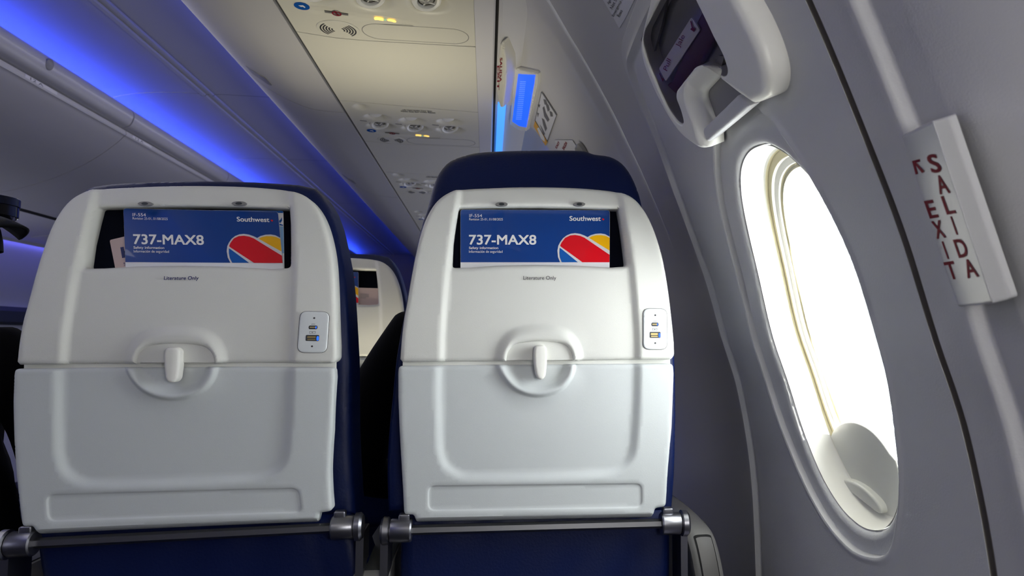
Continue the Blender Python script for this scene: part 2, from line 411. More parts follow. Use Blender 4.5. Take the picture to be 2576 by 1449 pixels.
def make_seat(S, label, raised, y=1.05):
    base = S(.0, -.5, 0)
    root = thing('passenger_seat', label, 'airplane seat', (base[0], 1.15, 0), 'passenger seats')
    up_o = T(shell_o); po = T(pocket_o); tr = T(tray_o)
    ao, ai = T(arch_out), T(arch_in); bo = T(bowl_out)
    ru, rl = T(recess_up), T(recess_lo)
    rl = np.vstack([rl[:3], catmull(rl[2:12], 4, False), rl[12:]]); fg = roundc(T(foot_groove), .011)
    arch_c = np.vstack([ao, [[ao[-1][0], -.03]], [[ao[0][0], -.03]]]); arch_c = catmull(ao, 3, False); arch_c = np.vstack([arch_c, [[ao[-1][0], -.03]], [[ao[0][0], -.03]]])
    bowl_c = catmull(bo, 3, False); bowl_c = np.vstack([bowl_c, [[bo[-1][0], .03]], [[bo[0][0], .03]]])
    rlr = roundc(rl, 0)
    def hf_up(V):
        h = -.0072*ramp((sdf(V, ru)+.0048)/.0096)
        h += .0085*sm(sdf(V, arch_c)/.018)
        # lip under the top beam and over the pocket
        return h
    aih = np.vstack([ai[:1]*[1, 0]+[0, -.0], ai, ai[-1:]*[1, 0]])
    # notch of the latch recess is cut from the outline's lower edge
    k = len(shell_o)-2
    low = [p for p in T([(1697.5, 896)])]
    out = list(catmull(up_o[:22], 4, False))+list(roundc([up_o[21], up_o[22], up_o[23], up_o[24]], [0, .004, .004, 0])[1:-1])+[np.array([ai[-1][0]+.001, T([(1441, 908)])[0][1]])]+list(catmull(ai, 3, False)[3:-3][::-1])+[np.array([ai[0][0]-.001, T([(1275, 909.5)])[0][1]])]+[up_o[25]]
    plate('upper_shell', np.array(out), S, 'shell', root, off=0, thick=.036, r=.0062, holes=[roundc(po, [.004]*4+[0]*2+[0]+[.006]+[0]*5+[.006]+[0]*2)], grid=.0045, hf=hf_up, hr=.0075,
          feat=[(np.array(ru), (-.0050, -.0047, -.0024, 0, .0024, .0047, .0050), .006), (np.array(arch_c), (0, .0025, .005, .0075, .010, .013, .016, .018), .0028)])
    # pocket interior: dark lining set behind the opening
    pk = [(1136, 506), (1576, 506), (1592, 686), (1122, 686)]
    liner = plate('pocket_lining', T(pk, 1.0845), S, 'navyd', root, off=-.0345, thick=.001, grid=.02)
    # bolts under the beam
    for bx in (1262, 1458):
        cup = plate('bolt_cup', ell(0, 0, 1, 1), lambda a, b, o, bx=bx: S(*(seat_uv(bx+a*15, 512.5+b*5.2)), o), 'grey', root, off=-.0028, thick=.006, grid=.5, r=0)
        plate('bolt_head', ell(0, 0, 1, 1, 12), lambda a, b, o, bx=bx: S(*(seat_uv(bx+a*7, 512.8+b*3.4)), o), 'dgrey', cup, off=-.0022, thick=.002, r=.0)
    # frame seen in the gap, latch plate, latch
    plate('back_frame', T([(1012,830),(1690,828),(1692,926),(1010,930)]), S, 'shell', root, off=-.0140, thick=.008, grid=.02)
    plate('latch_plate', T([(1286,856),(1430,856),(1446,880),(1446,905.5),(1270,906.5),(1270,880)]), S, 'shell', root, off=-.0052, thick=.004, grid=.01, hf=lambda V: .0012*np.cos(V[:, 0]*25))
    lip = T([(1047,1319),(1350,1313),(1641,1307)])
    lipf = lambda V: ramp(1-(V[:, 1]-np.interp(V[:, 0], lip[:, 0], lip[:, 1])-.0010)/.0085)*sm((V[:, 0]-lip[0, 0]+.004)/.008)*sm((lip[-1, 0]+.004-V[:, 0])/.008)
    def hf_lo(V):
        uo = np.vstack([rl])
        h = -.0068*ramp((sdf(V, uo)+.0062)/.0124)
        h += -.0022*sm((sdf(V, fg)+.0012)/.0032)
        d = sdf(V, bowl_c)
        h += .0062*sm(d/.0075)-.0112*sm((d-.0085)/.014)
        h -= .0105*lipf(V)       # the lower edge turns under
        return h
    tray = plate('tray_table', roundc(tr, [.006, 0, .006]+[0]*3+[.007, .004, .002, .004, 0, .004, .002, .003, .006]+[0]*4), S, 'tray', root, off=.001, thick=.020, r=.0055, grid=.005, hf=hf_lo,
                  feat=[(rl, (-.0065, -.0061, -.0031, 0, .0031, .0061, .0065), .005), (fg, (-.0012, 0, .001, .002), .003), (bowl_c, (0, .0018, .0037, .0056, .0075, .010, .0125, .015, .018, .0215), .0028)]
                  +[(T([(1047,1319-d),(1350,1313-d),(1641,1307-d)]), (0,), .004) for d in (2, 4.5, 7, 9.5, 12, 14.5, 17)])
    lt = T([(1342,884),(1345,871),(1356,867.5),(1368,868.5),(1375,876),(1375,915),(1372,945),(1365,954),(1354,954),(1347,944),(1343,915)])
    cxl = seat_uv(1361, 900)[0]
    plate('tray_latch', roundc(lt, .004), S, 'white', root, off=.0105, thick=.017, r=.0032, grid=.002, hf=lambda V: -.22*np.clip(V[:, 0]-cxl, 0, 1))
    # charging panel
    px = lambda a, b: seat_uv(1616+a*(1677-1616), 776+b*(879-776))
    Sp = lambda a, b, o=0.: S(*px(a, b), o)
    def hfp(V): return 0*V[:, 0]
    panel_shade = plate('panel_shadow_line', roundc(T([(1616,775.3),(1677.8,776.2),(1678.8,879.8),(1616,879.8)]), .011), S, 'dgrey', root, off=.0005, thick=.004, grid=.01)  # dark plate drawing the shadow line around the raised charging panel
    panel = plate('charging_panel', roundc(T([(1617,776),(1677,777),(1678,879),(1617,879)]), .0105), S, 'port', root, off=.0022, thick=.005, r=.0018, grid=.008)
    O = .0024
    for b in (.165, .845):
        plate('panel_screw', ell(.515, b, .036, .021, 14), Sp, 'txtk', panel, off=O, thick=.0004, grid=1)
    plate('charging_port', rrect(.355, .345, .655, .435, .0449), Sp, 'dgrey', panel, off=O, thick=.0004, grid=1)
    plate('port_contacts', rrect(.395, .375, .59, .40, .012), Sp, 'gold', panel, off=O+.0002, thick=.0002, grid=1)
    plate('port_glow', rrect(.585, .362, .625, .418, .018), Sp, 'bglow', panel, off=O+.0002, thick=.0002, grid=1)
    plate('charging_port', rrect(.285, .572, .735, .718, .03), Sp, 'dgrey', panel, off=O, thick=.0004, grid=1)
    plate('port_contacts', rrect(.335, .60, .62, .65, .01), Sp, 'gold', panel, off=O+.0002, thick=.0002, grid=1)
    plate('port_contacts', rrect(.345, .67, .62, .695, .01), Sp, 'gold', panel, off=O+.0002, thick=.0002, grid=1)
    plate('port_glow', rrect(.655, .60, .725, .705, .025), Sp, 'bglow', panel, off=O+.0002, thick=.0002, grid=1)
    for q in (rrect(.40, .482, .595, .488, .002), rrect(.40, .532, .595, .538, .002), rrect(.40, .482, .41, .538, .002), rrect(.585, .482, .595, .538, .002)):
        plate('battery_mark', q, Sp, 'txtk', panel, off=O, thick=.0002, grid=1)
    plate('battery_mark', [(.44, .515), (.50, .498), (.50, .508), (.55, .503), (.49, .524), (.49, .514)], Sp, 'txtk', panel, off=O, thick=.0002, grid=1)
    text('port_mark', '60W', Sp, (.44, .325, .57, .298), 'txtk', panel, off=O+.0001)
    # headrest and cushions
    if raised:
        ho = catmull(T(head_o, 1.086)[::-1], 3, False)
        plate('headrest', np.vstack([ho]), S, 'navy', root, off=-.036, thick=.075, r=.016, grid=.009, back=True)
    bod = catmull(T(body_o, 1.086), 2, False)
    dv = .006 if not raised else 0
    if not raised: bod = np.array([[q[0], q[1]+(.0065 if q[1] > .2 else 0)] for q in bod])
    plate('seat_cushion_back', bod, S, 'navy', root, off=-.036, thick=.080, r=.011, grid=.012, back=True)
    lc = T([(1008,1290),(1690,1280),(1688,1449),(1000,1449)], 1.08); lc = np.vstack([lc[:2], [[lc[2][0], -.47]], [[lc[3][0], -.47]]])
    seamx = (seat_uv(1085, 1400, 1.08)[0], seat_uv(1607, 1400, 1.08)[0])
    plate('back_cover', roundc(lc, .01), S, 'navy', root, off=-.030, thick=.09, r=.02, grid=.008, back=True,
          hf=lambda V: -.0022*(np.exp(-((V[:, 0]-seamx[0])/.0022)**2)+np.exp(-((V[:, 0]-seamx[1])/.0022)**2))+.0012*np.sin(V[:, 0]*70+np.sin(V[:, 1]*30)*1.5))
    # bar and clamps
    a, b = seat_uv(1012, 1337), seat_uv(1685, 1319)
    pa, pb = np.array(S(a[0], a[1], -.006)), np.array(S(b[0], b[1], -.006)); ax = (pb-pa)/np.linalg.norm(pb-pa)
    tube('tray_bar', [pa, pb], .0071, 'bar', root, seg=6, phase=math.radians(20), angle=20)
    for q, sgn in ((pa, -1), (pb, 1)):
        w = .036
        c0 = q+ax*sgn*.018
        lathe('bar_clamp', [(0, 0), (.0150, 0), (.0168, .002), (.0168, .029), (.0155, .031)], tuple(c0-ax*sgn*.031), tuple(ax*sgn), 'metal', root)
        lathe('clamp_cap', [(.0160, .0005), (.0195, .002), (.0200, .009), (.0165, .0125), (0, .0135)], tuple(c0), tuple(ax*sgn), 'metal', root)
        # tab that joins the tray
        tx = q+ax*sgn*(-.002)
        tabs = np.array([(-.007, .000), (.010, .000), (.0082, .014), (.0078, .024), (-.0078, .024), (-.0078, .012)])
        plate('clamp_tab', roundc(tabs, .003), lambda u, v, o, tx=tx, sgn=sgn: (tx[0]+u*sgn, tx[1]-o, tx[2]+v), 'metal', root, off=.006, thick=.012, r=.002, grid=.004, back=True)
        # strap running down the seat's flank
        sx = c0+ax*sgn*.008
        st = roundc(np.array([(-.006, -.01), (.005, -.01), (.004, -.30), (-.006, -.30)]), .002)
        plate('flank_strap', st, lambda u, v, o, sx=sx: (sx[0]+u-.002*0, sx[1]-o, sx[2]+v), 'metal', root, off=-.004, thick=.05, r=0, grid=.01, back=True)
    # cushion and base
    cxm = (pa[0]+pb[0])/2
    cus = roundc(np.array([(-.215, .0), (.215, .0), (.215, .48), (-.215, .48)]), .05)
    plate('seat_cushion', cus, lambda u, v, o: (cxm+u, 1.20+v, .36+o), 'navy', root, off=.11, thick=.11, r=.03, grid=.03, back=True)
    for lx in (-.17, .17):
        plate('base_leg', roundc(np.array([(.02, 0), (.07, 0), (.16, .36), (.42, .36), (.50, 0), (.55, 0), (.47, .40), (.10, .40)]), .01), lambda u, v, o, lx=lx: (cxm+lx+o, 1.15+u, v), 'metal', root, off=.01, thick=.02, grid=.05, back=True)
    return root

seatR = make_seat(S_right, 'white-backed seat beside the window with its navy headrest raised', True)
seatL = make_seat(S_left, 'wider white-backed middle seat with its headrest down, nearest on the left', False)
text('lettering', 'Literature Only', lambda a, b, o: S_right(*seat_uv(a, b), o), (1317, 706, 1400, 693.5), 'txtk', seatR, off=-.0052)
text('lettering', 'Literature Only', lambda a, b, o: S_flat(*seat_uv(a, b), o), (408, 706, 496.5, 694), 'txtn', seatL, off=-.0050, bold=.012, shear=.12)
ROW = .87
def place_copy(off, label): return dup(seatL, off, label)
seat2 = place_copy((-.003, ROW, -.014), 'white-backed seat one row ahead, seen in the gap between the front two')
seat3 = place_copy((-.62, .0, 0), 'aisle seat at the left edge, behind the middle seat')
seat4 = dup(seatR, (-.005, ROW+.02, -.055), 'window seat of the next row, hidden ahead of the raised headrest')
seat4['label'] = 'seat one row ahead of the window seat, behind its raised headrest'

# ------------------------------------------------------------------ safety cards
hx = lambda pts: [(1130+x/5.481, 500+y/5.481) for x, y in pts]
def card(quad, S0, label, offb, y=1.05, group='blue folded safety cards in seat pockets'):
    """quad: TL, TR, BR, BL in the photo, laid on the surface inside the pocket"""
    Q = [np.array(q, float) for q in quad]
    def S(a, b, o=0.):      # a,b in reference pixels of the card by the window
        s, t = (a-1157)/383, (b-521)/147
        p = Q[0]*(1-s)*(1-t)+Q[1]*s*(1-t)+Q[2]*s*t+Q[3]*(1-s)*t
        u, v = seat_uv(p[0], p[1], y); return S0(u, v, offb+o)
    c0 = S(1348, 660)
    root = thing('safety_card', label, 'safety card', tuple(c0), group)
    base = roundc([(1157, 521), (1540, 521), (1540, 690), (1157, 690)], [7, 7, 0, 0])
    plate('card_sheet', base, S, 'paper', root, off=0, thick=.0012, grid=40)
    bl = roundc([(1157.4, 521.4), (1539.6, 521.4), (1539.6, 656), (1157.4, 656)], [7, 7, 0, 0])
    plate('blue_print', bl, S, 'blue', root, off=.0003, thick=.0002, grid=40)
    heart = plate('heart_emblem', np.minimum(hx([(1550,855),(1520,780),(1512,690),(1525,620),(1550,570),(1590,515),(1640,475),(1700,450),(1760,442),(1830,452),(1890,475),(1935,498),(1980,470),(2050,450),(2120,445),(2180,455),(2245,490),(2245,855)]), [[1539.6, 700]]), S, 'silver', root, off=.0006, thick=.0002, grid=30)
    plate('heart_blue', hx([(1575,855),(1548,790),(1540,720),(1545,650),(1572,668),(1800,855)]), S, 'blue2', heart, off=.0009, thick=.0002, grid=30)
    plate('heart_red', np.minimum(hx([(1550,620),(1570,575),(1620,510),(1690,475),(1760,468),(1830,480),(1890,505),(2246,748),(2246,855),(1865,855),(1562,634)]), [[1539.6, 700]]), S, 'red', heart, off=.0009, thick=.0002, grid=30)
    plate('heart_yellow', np.minimum(hx([(1955,510),(2000,485),(2060,470),(2130,470),(2190,480),(2246,508),(2246,688),(2100,600),(1990,530)]), [[1539.6, 700]]), S, 'yel', heart, off=.0009, thick=.0002, grid=30)
    def tx(s, x0, y0, x1, y1, bold=0.): text('lettering', s, S, (1130+x0/5.481, 500+y1/5.481, 1130+x1/5.481, 500+y0/5.481), 'txtw', root, off=.0006, bold=bold)
    tx('IF-554', 272, 178, 452, 222); tx('Revision 25-01, 01/08/2025', 272, 233, 745, 272)
    tx('737-MAX8', 268, 468, 1215, 608, .017); tx('Safety information', 268, 635, 680, 680, .012); tx('Informaci\u00f3n de seguridad', 268, 686, 740, 733)
    tx('Southwest', 1680, 200, 2120, 268, .017)
    plate('small_heart', hx([(2138,236),(2150,230),(2158,236),(2168,236),(2170,246),(2156,262),(2140,246)]), S, 'red', root, off=.0006, thick=.0002, grid=10)
    return root
card([(1157,521),(1540,523),(1539.5,668),(1157,668)], S_right, 'blue safety card in the pocket of the window seat', -.022)
card([(293,518),(690,527),(703,670),(298,668)], S_right, 'blue safety card in the pocket of the nearest left seat', -.0195)
# other papers in the left pocket
def px_plate(name, pts, off, m, label, cat, y=1.05, z=0, root=None):
    o = plate(name, np.array(pts, float), lambda a, b, o: (lambda q: S_right(q[0], q[1], o))(seat_uv(a, b, y)), m, root, off=off, thick=.0008, grid=40)
    if label: tag(o, label, cat)
    return o
Spx = lambda a, b, o: S_right(*seat_uv(a, b), o)
t = thing('leaflet', 'white leaflet edge sticking out behind the left blue card', 'leaflet', S_right(*seat_uv(680, 640), -.026))
plate('leaflet_sheet', roundc([(520,521),(700.5,522.5),(703,690),(520,690)], [0, 6, 0, 0]), Spx, 'paper', t, off=-.0255, thick=.0008, grid=40)
plate('printed_band', roundc([(520,521.3),(699.5,522.8),(700.3,528.5),(520,527)], [0, 4, 0, 0]), Spx, 'blue2', t, off=-.0252, thick=.0002, grid=40)
plate('printed_picture', [(640,563),(700.6,563),(702,632),(640,632)], Spx, 'sky', t, off=-.0252, thick=.0002, grid=40)
plate('bird_print', [(686,551),(694,545),(697,539),(697.5,548),(693,554)], Spx, 'blue2', t, off=-.0250, thick=.0002, grid=40)
plate('wave_print', [(686,558),(692,556),(700,559),(700,561.5),(692,560),(686,561)], Spx, 'blue2', t, off=-.0250, thick=.0002, grid=40)
t = thing('beige_card', 'pale pink card with a big letter H in the left pocket', 'card', S_right(*seat_uv(280, 640), -.03))
plate('card_sheet', roundc([(249,597),(330,578),(352,690),(267,690)], [5, 0, 0, 0]), Spx, 'beige', t, off=-.0285, thick=.0008, grid=40)
ca, sa = math.cos(-.17), math.sin(-.17)
Srot = lambda a, b, o: Spx(277+a*ca-b*sa, 616+a*sa+b*ca, o)
text('lettering', 'H', Srot, (0, 28, 30, 0), 'txtn', t, off=-.0280, bold=.05)
text('lettering', 'Sun', Srot, (1, 48, 24, 40), 'txtn', t, off=-.0280)

# row ahead: card and beige leaflet
SY2 = 1.05+ROW
def S2(u, v, o=0.): return (P0[0]+u, SY2+yo(v)-o, CAM[2]+P0[2]+v)
card([(688,681),(899,682.5),(899,768),(688,768)], S2, 'blue safety card in the seat pocket one row ahead', -.016, y=SY2, group='blue folded safety cards in seat pockets')
t = thing('beige_card', 'pale beige leaflet in the seat pocket one row ahead', 'card', S2(*seat_uv(930, 745, SY2), -.024))
S2px = lambda a, b, o: S2(*seat_uv(a, b, SY2), o)
plate('card_sheet', [(885,722),(957,724),(958,775),(885,775)], S2px, 'beige', t, off=-.021, thick=.0008, grid=40)
for k in range(4): plate('fine_print', [(903,738+k*3.2),(925-(k == 3)*8,738.4+k*3.2),(925-(k == 3)*8,739.4+k*3.2),(903,739+k*3.2)], S2px, 'grey', t, off=-.0206, thick=.0002, grid=40)

# ------------------------------------------------------------------ sidewall profile
PZ = np.array([-.95, -.62, -.45, -.25, -.1, 0, .1, .2, .3, .4, .5, .6, .69, .74, .8])
PX = np.array([.44, .488, .49, .481, .457, .426, .396, .358, .317, .27, .215, .15, .082, .032, -.04])
_f = catmull(np.stack([PZ, PX], 1), 12, False); _z, _x = _f[:, 0], _f[:, 1]
_dx = np.gradient(_x, _z)
def wx(z): return np.interp(z, _z, _x)
def Wl(y, z, o=0.):
    """sidewall point; o moves inward along the wall's normal"""
    d = float(np.interp(z, _z, _dx)); L = math.hypot(1, d)
    return (float(wx(z))-o/L, y, CAM[2]+z+o*d/L)
_t = np.linspace(.2, 5, 2401)
def w_uv(px, py, off=0.):
    d = ray(px, py); q = d[None]*_t[:, None]; z = q[:, 2]; dd = np.interp(z, _z, _dx); L = np.sqrt(1+dd*dd)
    s = q[:, 0]-(wx(z)-off/L*(1+dd*dd)); i = int(np.argmax(s > 0)); t = _t[i-1]+(_t[i]-_t[i-1])*(-s[i-1])/(s[i]-s[i-1])
    y, zz = d[1]*t, d[2]*t; d0 = float(np.interp(zz, _z, _dx)); z0 = zz-off*d0/math.hypot(1, d0)
    return np.array([y, z0])
def TW(pts, off=0.): return np.array([w_uv(*p, off) for p in pts])
def Spw(off0=0.): return lambda a, b, o: Wl(*w_uv(a, b, off0), off0+o)

zr = np.concatenate([np.linspace(-.95, .74, 110)])
def rib_y(z): return np.interp(z, [-.95, -.43, 0, .262, .378, .43, .465, .485, .497, .505], [1.21, 1.205, 1.19, 1.172, 1.146, 1.138, 1.122, 1.09, 1.03, .96])
# aft sidewall (beside the photographer), with the rounded frame lip
ys = np.concatenate([np.linspace(-2.2, .50, 40), np.linspace(.505, .597, 36)])
def aft(y, z):
    h = -.012*sm(1-(y-.519)/.018) if y < .56 else 0.
    h = -.011*(1-sm((y-.540)/.007))+.0010*math.exp(-((y-.553)/.009)**2)
    h += -.006*sm(1-(z+.3)/.2)*(1-sm((y-.44)/.03))*0
    h += -.050*float(ramp((.470-.10*(z-.25)-y)/.16))
    return Wl(y, z, float(h))
struct(grid('wall_right', ys, zr, aft, 'wall', angle=60))
# channel between the sidewall and the exit hatch
struct(grid('trim_1', [.590, .5975, .5985, .6065, .6075, .615], zr, lambda y, z: Wl(y, z, {0: 0, 1: 0}.get(0)-(.006 if .5976 < y < .607 else .0005)), 'brown', smooth=False))

# ------------------------------------------------------------------ exit hatch with its window
hatch = thing('exit_hatch', 'grey overwing exit hatch with an oval window beside the window seat', 'emergency exit', (.45, .9, .3))
win = catmull(TW([(1905,373),(1870,386),(1850,420),(1846,470),(1855,540),(1880,650),(1912,790),(1950,920),(1995,1060),(2040,1180),(2090,1270),(2140,1322),(2180,1337),(2210,1327),(2232,1290),(2243,1220),(2240,1120),(2222,1000),(2195,880),(2155,740),(2105,600),(2045,490),(1980,415),(1940,384)]), 4)
ring = catmull(TW([(1888,265),(1840,296),(1806,345),(1800,400),(1806,470),(1822,560),(1870,750),(1935,980),(1995,1145),(2060,1280),(2130,1370),(2190,1400),(2235,1385),(2255,1300),(2260,1200),(2245,1050),(2212,880),(2140,650),(2040,450),(1960,330),(1920,285)]), 4)
zz = np.linspace(-.80, .405, 44)
RC = np.vstack([np.stack([rib_y(zz), zz], 1), roundc(np.array([(float(rib_y(.405)),.405),(1.118,.468),(1.0,.474),(.60,.476)]), [0, .045, .045, 0])[1:-1], [(.45, .476), (.45, -.80)]])
ho = insetloop(dens(RC, .02), -.046); ho = np.array([(max(p[0], .6075), min(max(p[1], -.80), .524)) for p in ho])
keep_ = [0]+[i for i in range(1, len(ho)) if np.linalg.norm(ho[i]-ho[i-1]) > 1e-4]; ho = ho[keep_]
def hatch_h(V):
    d = sdf(V, ring); y = V[:, 0]; ry = rib_y(V[:, 1])
    h = -.0060*sm((d+.001)/.0024)+.0022*np.exp(-((d+.0045)/.0035)**2)-.003*np.exp(-((d-.0022)/.0012)**2)
    q = sdf(V, RC)
    h += .0065*np.exp(-(q/.0050)**2)-.0022*np.exp(-((q-.011)/.004)**2)
    h += -.034*sm((-q-.024)/.018)
    return h
panel = plate('hatch_panel', ho, Wl, 'hatch', hatch, off=0, thick=.036, r=0, holes=[win], hr=.012, grid=.0075, hf=hatch_h, step=.01, feat=[(ring, (-.016, -.012, -.009, -.006, -.0035, -.001, 0, .0012, .0022, .0032, .005), .006)]+[(insetloop(dens(RC, .012), -k), (0,), .012) for k in (-.016, -.0125, -.009, -.006, -.003, 0, .003, .006, .010, .018, .024, .028, .032, .036, .040)])
cy, cz = .861, -.003
wc = np.array([cy, cz])
def rloop(s, dy=0.): return (win-wc)*np.array([s, s])+wc+np.array([dy, 0])
def loops(name, seq, m, parent, angle=30):
    L = []
    for s_, o_, *dy in seq: L.append([Wl(q[0], q[1], o_) for q in rloop(s_, dy[0] if dy else 0)])
    n = len(L[0]); V = [p for l in L for p in l]
    F = [(i*n+j, i*n+(j+1) % n, (i+1)*n+(j+1) % n, (i+1)*n+j) for i in range(len(L)-1) for j in range(n)]
    return obj(name, V, F, m, parent, angle=angle)
wf = loops('window_reveal', [(1, -.0115), (.995, -.018), (.985, -.030), (.965, -.044), (.955, -.046)], 'reveal', hatch)
loops('dust_seal', [(.957, -.0455), (.950, -.050), (.905, -.0505)], 'seal', wf)
loops('inner_frame', [(.907, -.050), (.900, -.054), (.865, -.056), (.860, -.059)], 'reveal', wf)
loops('pane_gasket', [(.862, -.0585), (.852, -.0600), (.835, -.0600)], 'seal', wf)
pane = [Wl(q[0], q[1], -.0598) for q in rloop(.86)]
obj('window_pane', pane, [tuple(range(len(pane)))], 'glass', hatch, smooth=False)
loops('outer_frame', [(.90, -.062), (.90, -.125), (1.02, -.128)], 'reveal', hatch)
# pull-up shade at the foot of the window
SD = -.048
shade = [(2062,1112),(2086,1108),(2098,1083),(2114,1068),(2136,1061),(2160,1064),(2190,1080),(2216,1106),(2240,1140),(2262,1180),(2262,1330),(2215,1345),(2160,1330),(2120,1270),(2090,1215),(2070,1160)]
sh = plate('window_shade', catmull(TW(shade, SD), 3), lambda y, z, o: Wl(y, z, SD+o), 'shade', hatch, off=.002, thick=.003, r=.0015, grid=.01, step=.003)
def hh(V): return .004*np.sin(V[:, 0]*0)
plate('shade_handle', catmull(TW([(2118,1228),(2121,1212),(2134,1203),(2158,1206),(2190,1224),(2226,1258),(2236,1282),(2228,1288),(2200,1268),(2166,1242),(2143,1234),(2130,1240)], SD), 3), lambda y, z, o: Wl(y, z, SD+o), 'shade', sh, off=.012, thick=.012, r=.0035, grid=.006)
# handle cover over the window
CO = .030
def Sc(y, z, o): return Wl(y, z, CO+o)
cov = [(1640,-140),(1632,-20),(1612,70),(1606,110),(1610,140),(1622,180),(1650,245),(1684,306),(1712,344),(1739,366),(1756,376),(1769,376),(1772,362),(1800,330),(1888,262),(1897,263),(1905,258),(1922,246),(1929,212),(1924,171),(1908,121),(1883,64),(1847,-5),(1790,-140)]
clr = [(1690,-90),(1657,0),(1617,80),(1613,105),(1626,155),(1657,229),(1681,279),(1701,306),(1713,314),(1719,306),(1711,276),(1699,246),(1700,229),(1745,171),(1759,165),(1773,168),(1806,190),(1817,195),(1826,189),(1829,175),(1817,138),(1795,97),(1770,44),(1748,0),(1730,-60)]
apt = [(1789,190),(1853,240),(1886,266),(1776,356),(1766,330),(1742,262),(1742,244)]
ncov = cov[:12]; cvo = np.vstack([catmull(TW(ncov, CO), 3, False), roundc(TW([(1769,371),(1766,330),(1742,262),(1742,244),(1789,190),(1853,240),(1888,264),(1896,262)], CO), [0, .002, .004, .008, .010, .002, .002, 0])[1:-1], catmull(TW(cov[16:], CO), 3, False)]); clo = roundc(TW(clr, CO), .006); apo = roundc(TW(apt, CO), [.002, 0, .002, .004, .002, .006, .006])
apl = TW([(1789,190),(1765,216),(1743,244),(1741,262),(1764,328),(1768,350)], CO)
def cov_h(V):
    return -.012*ramp(1-(pdist(V, apl, False)-.004)/.017)
cover = plate('handle_cover', cvo, Sc, 'coverp', hatch, off=0, thick=.034, r=.011, holes=[clo], hr=.0035, grid=.0055, hf=cov_h)
bar = TW([(1852,241),(1887,266),(1778,358),(1764,328)], CO-.008)
hb = plate('handle_grip', roundc(bar, .003), lambda y, z, o: Wl(y, z, CO-.008+o), 'hatch', hatch, off=0, thick=.014, r=.004, grid=.004)
plate('clear_window', insetloop(np.array(clo), -.002), lambda y, z, o: Wl(y, z, CO+o), 'cover', cover, off=-.0035, thick=0, grid=.02)
plate('handle_recess', TW([(1672,-120),(1652,30),(1650,110),(1690,240),(1740,330),(1790,325),(1870,245),(1850,90),(1780,-120)], .004), lambda y, z, o: Wl(y, z, .004+o), 'grey', hatch, off=0, thick=0, grid=.02)
RO = .014
lev = plate('release_lever', roundc(TW([(1676,214),(1690,204),(1750,60),(1775,10),(1815,40),(1800,95),(1722,225),(1700,238)], RO), .006), lambda y, z, o: Wl(y, z, RO+o), 'maroon', hatch, off=0, thick=.008, r=.003, grid=.01)
strip = plate('pull_label', roundc(TW([(1659,172),(1741,42),(1762,74),(1676,204)], RO+.002), .004), lambda y, z, o: Wl(y, z, RO+.002+o), 'white', lev, off=.001, thick=.002, grid=.02)
def pix_text(body, p0, p1, hgt, off, m, parent, bold=0.):
    """lettering laid on the wall along the photo line p0 -> p1"""
    p0, p1 = np.array(p0, float), np.array(p1, float); e = p1-p0; n = np.array(hgt, float)
    def S(a, b, o): q = p0+e*a+n*b; return Wl(*w_uv(q[0], q[1], off), off+o)
    return text('lettering', body, S, (0, 0, 1, 1), m, parent, off=.0006, bold=bold)
pix_text('Pull', (1679, 179), (1689, 151), (-10, -6), RO+.004, 'txtr', strip)
pix_text('Jale', (1713, 121), (1728, 92), (-14, -7), RO+.004, 'txtr', strip)
for pts in ([(1659,183),(1661,184),(1665,196),(1672,198),(1668,205),(1660,199),(1663,197)], [(1737,52),(1740,53),(1743,67),(1750,72),(1747,80),(1737,73),(1741,69)]):
    plate('arrow', np.array(pts, float), Spw(RO+.004), 'txtr', strip, off=.0006, thick=.0002, grid=30)
# things glimpsed behind the clear cover
plate('guide_block', roundc(TW([(1788,180),(1806,140),(1822,142),(1815,165),(1802,188)], RO), .003), lambda y, z, o: Wl(y, z, RO+o), 'grey', hatch, off=0, thick=.008, grid=.02)
plate('recess_wall', TW([(1612,100),(1664,-60),(1690,-60),(1665,60),(1640,150),(1626,150)], RO), lambda y, z, o: Wl(y, z, RO+o), 'taupe', hatch, off=0, thick=.004, grid=.02)

# ------------------------------------------------------------------ sidewall ahead of the hatch
yA = np.concatenate([np.linspace(1.10, 1.26, 6), np.linspace(1.28, 1.402, 10)])
def edge_y(z): return np.interp(z, [-.95, .4, .52, .62, .69, .74], [1.435, 1.425, 1.409, 1.389, 1.359, 1.34])
def fwdA(y, z):
    ye = edge_y(z); yy = y if y < 1.25 else 1.25+(y-1.25)/(1.402-1.25)*(ye-1.25)
    return Wl(yy, z, -.034)
struct(grid('wall_right', yA, zr, fwdA, 'wall', angle=60))
struct(grid('wall_right', np.linspace(.60, 1.10, 8), np.linspace(.46, .74, 24), lambda y, z: Wl(y, z, -.034), 'wall', angle=60))
yB = np.concatenate([np.linspace(0, .16, 18), np.linspace(.18, .62, 14)])
def out_y(z): return 1.42+np.interp(z, [-.95, .50, .56, .62, .66, .693, .72, .74, .75], [.72, .735, .74, .735, .76, .86, .91, .86, .80])
def fwdB(s, z):
    ye = edge_y(z); k = float(sm((z-.12)/.34)); h = -.034+k*(-.002+.008*math.exp(-((s-.05)/.035)**2)-.004*(s < .004))
    yy = ye+(out_y(z)-ye)*s/.62
    return Wl(yy, z, h)
struct(grid('wall_right', yB, zr, fwdB, 'wall', angle=60))
struct(grid('wall_right', np.linspace(1.9, 10.6, 24), zr, lambda y, z: Wl(y, z, -.075), 'wall', angle=60))
HB = -.034
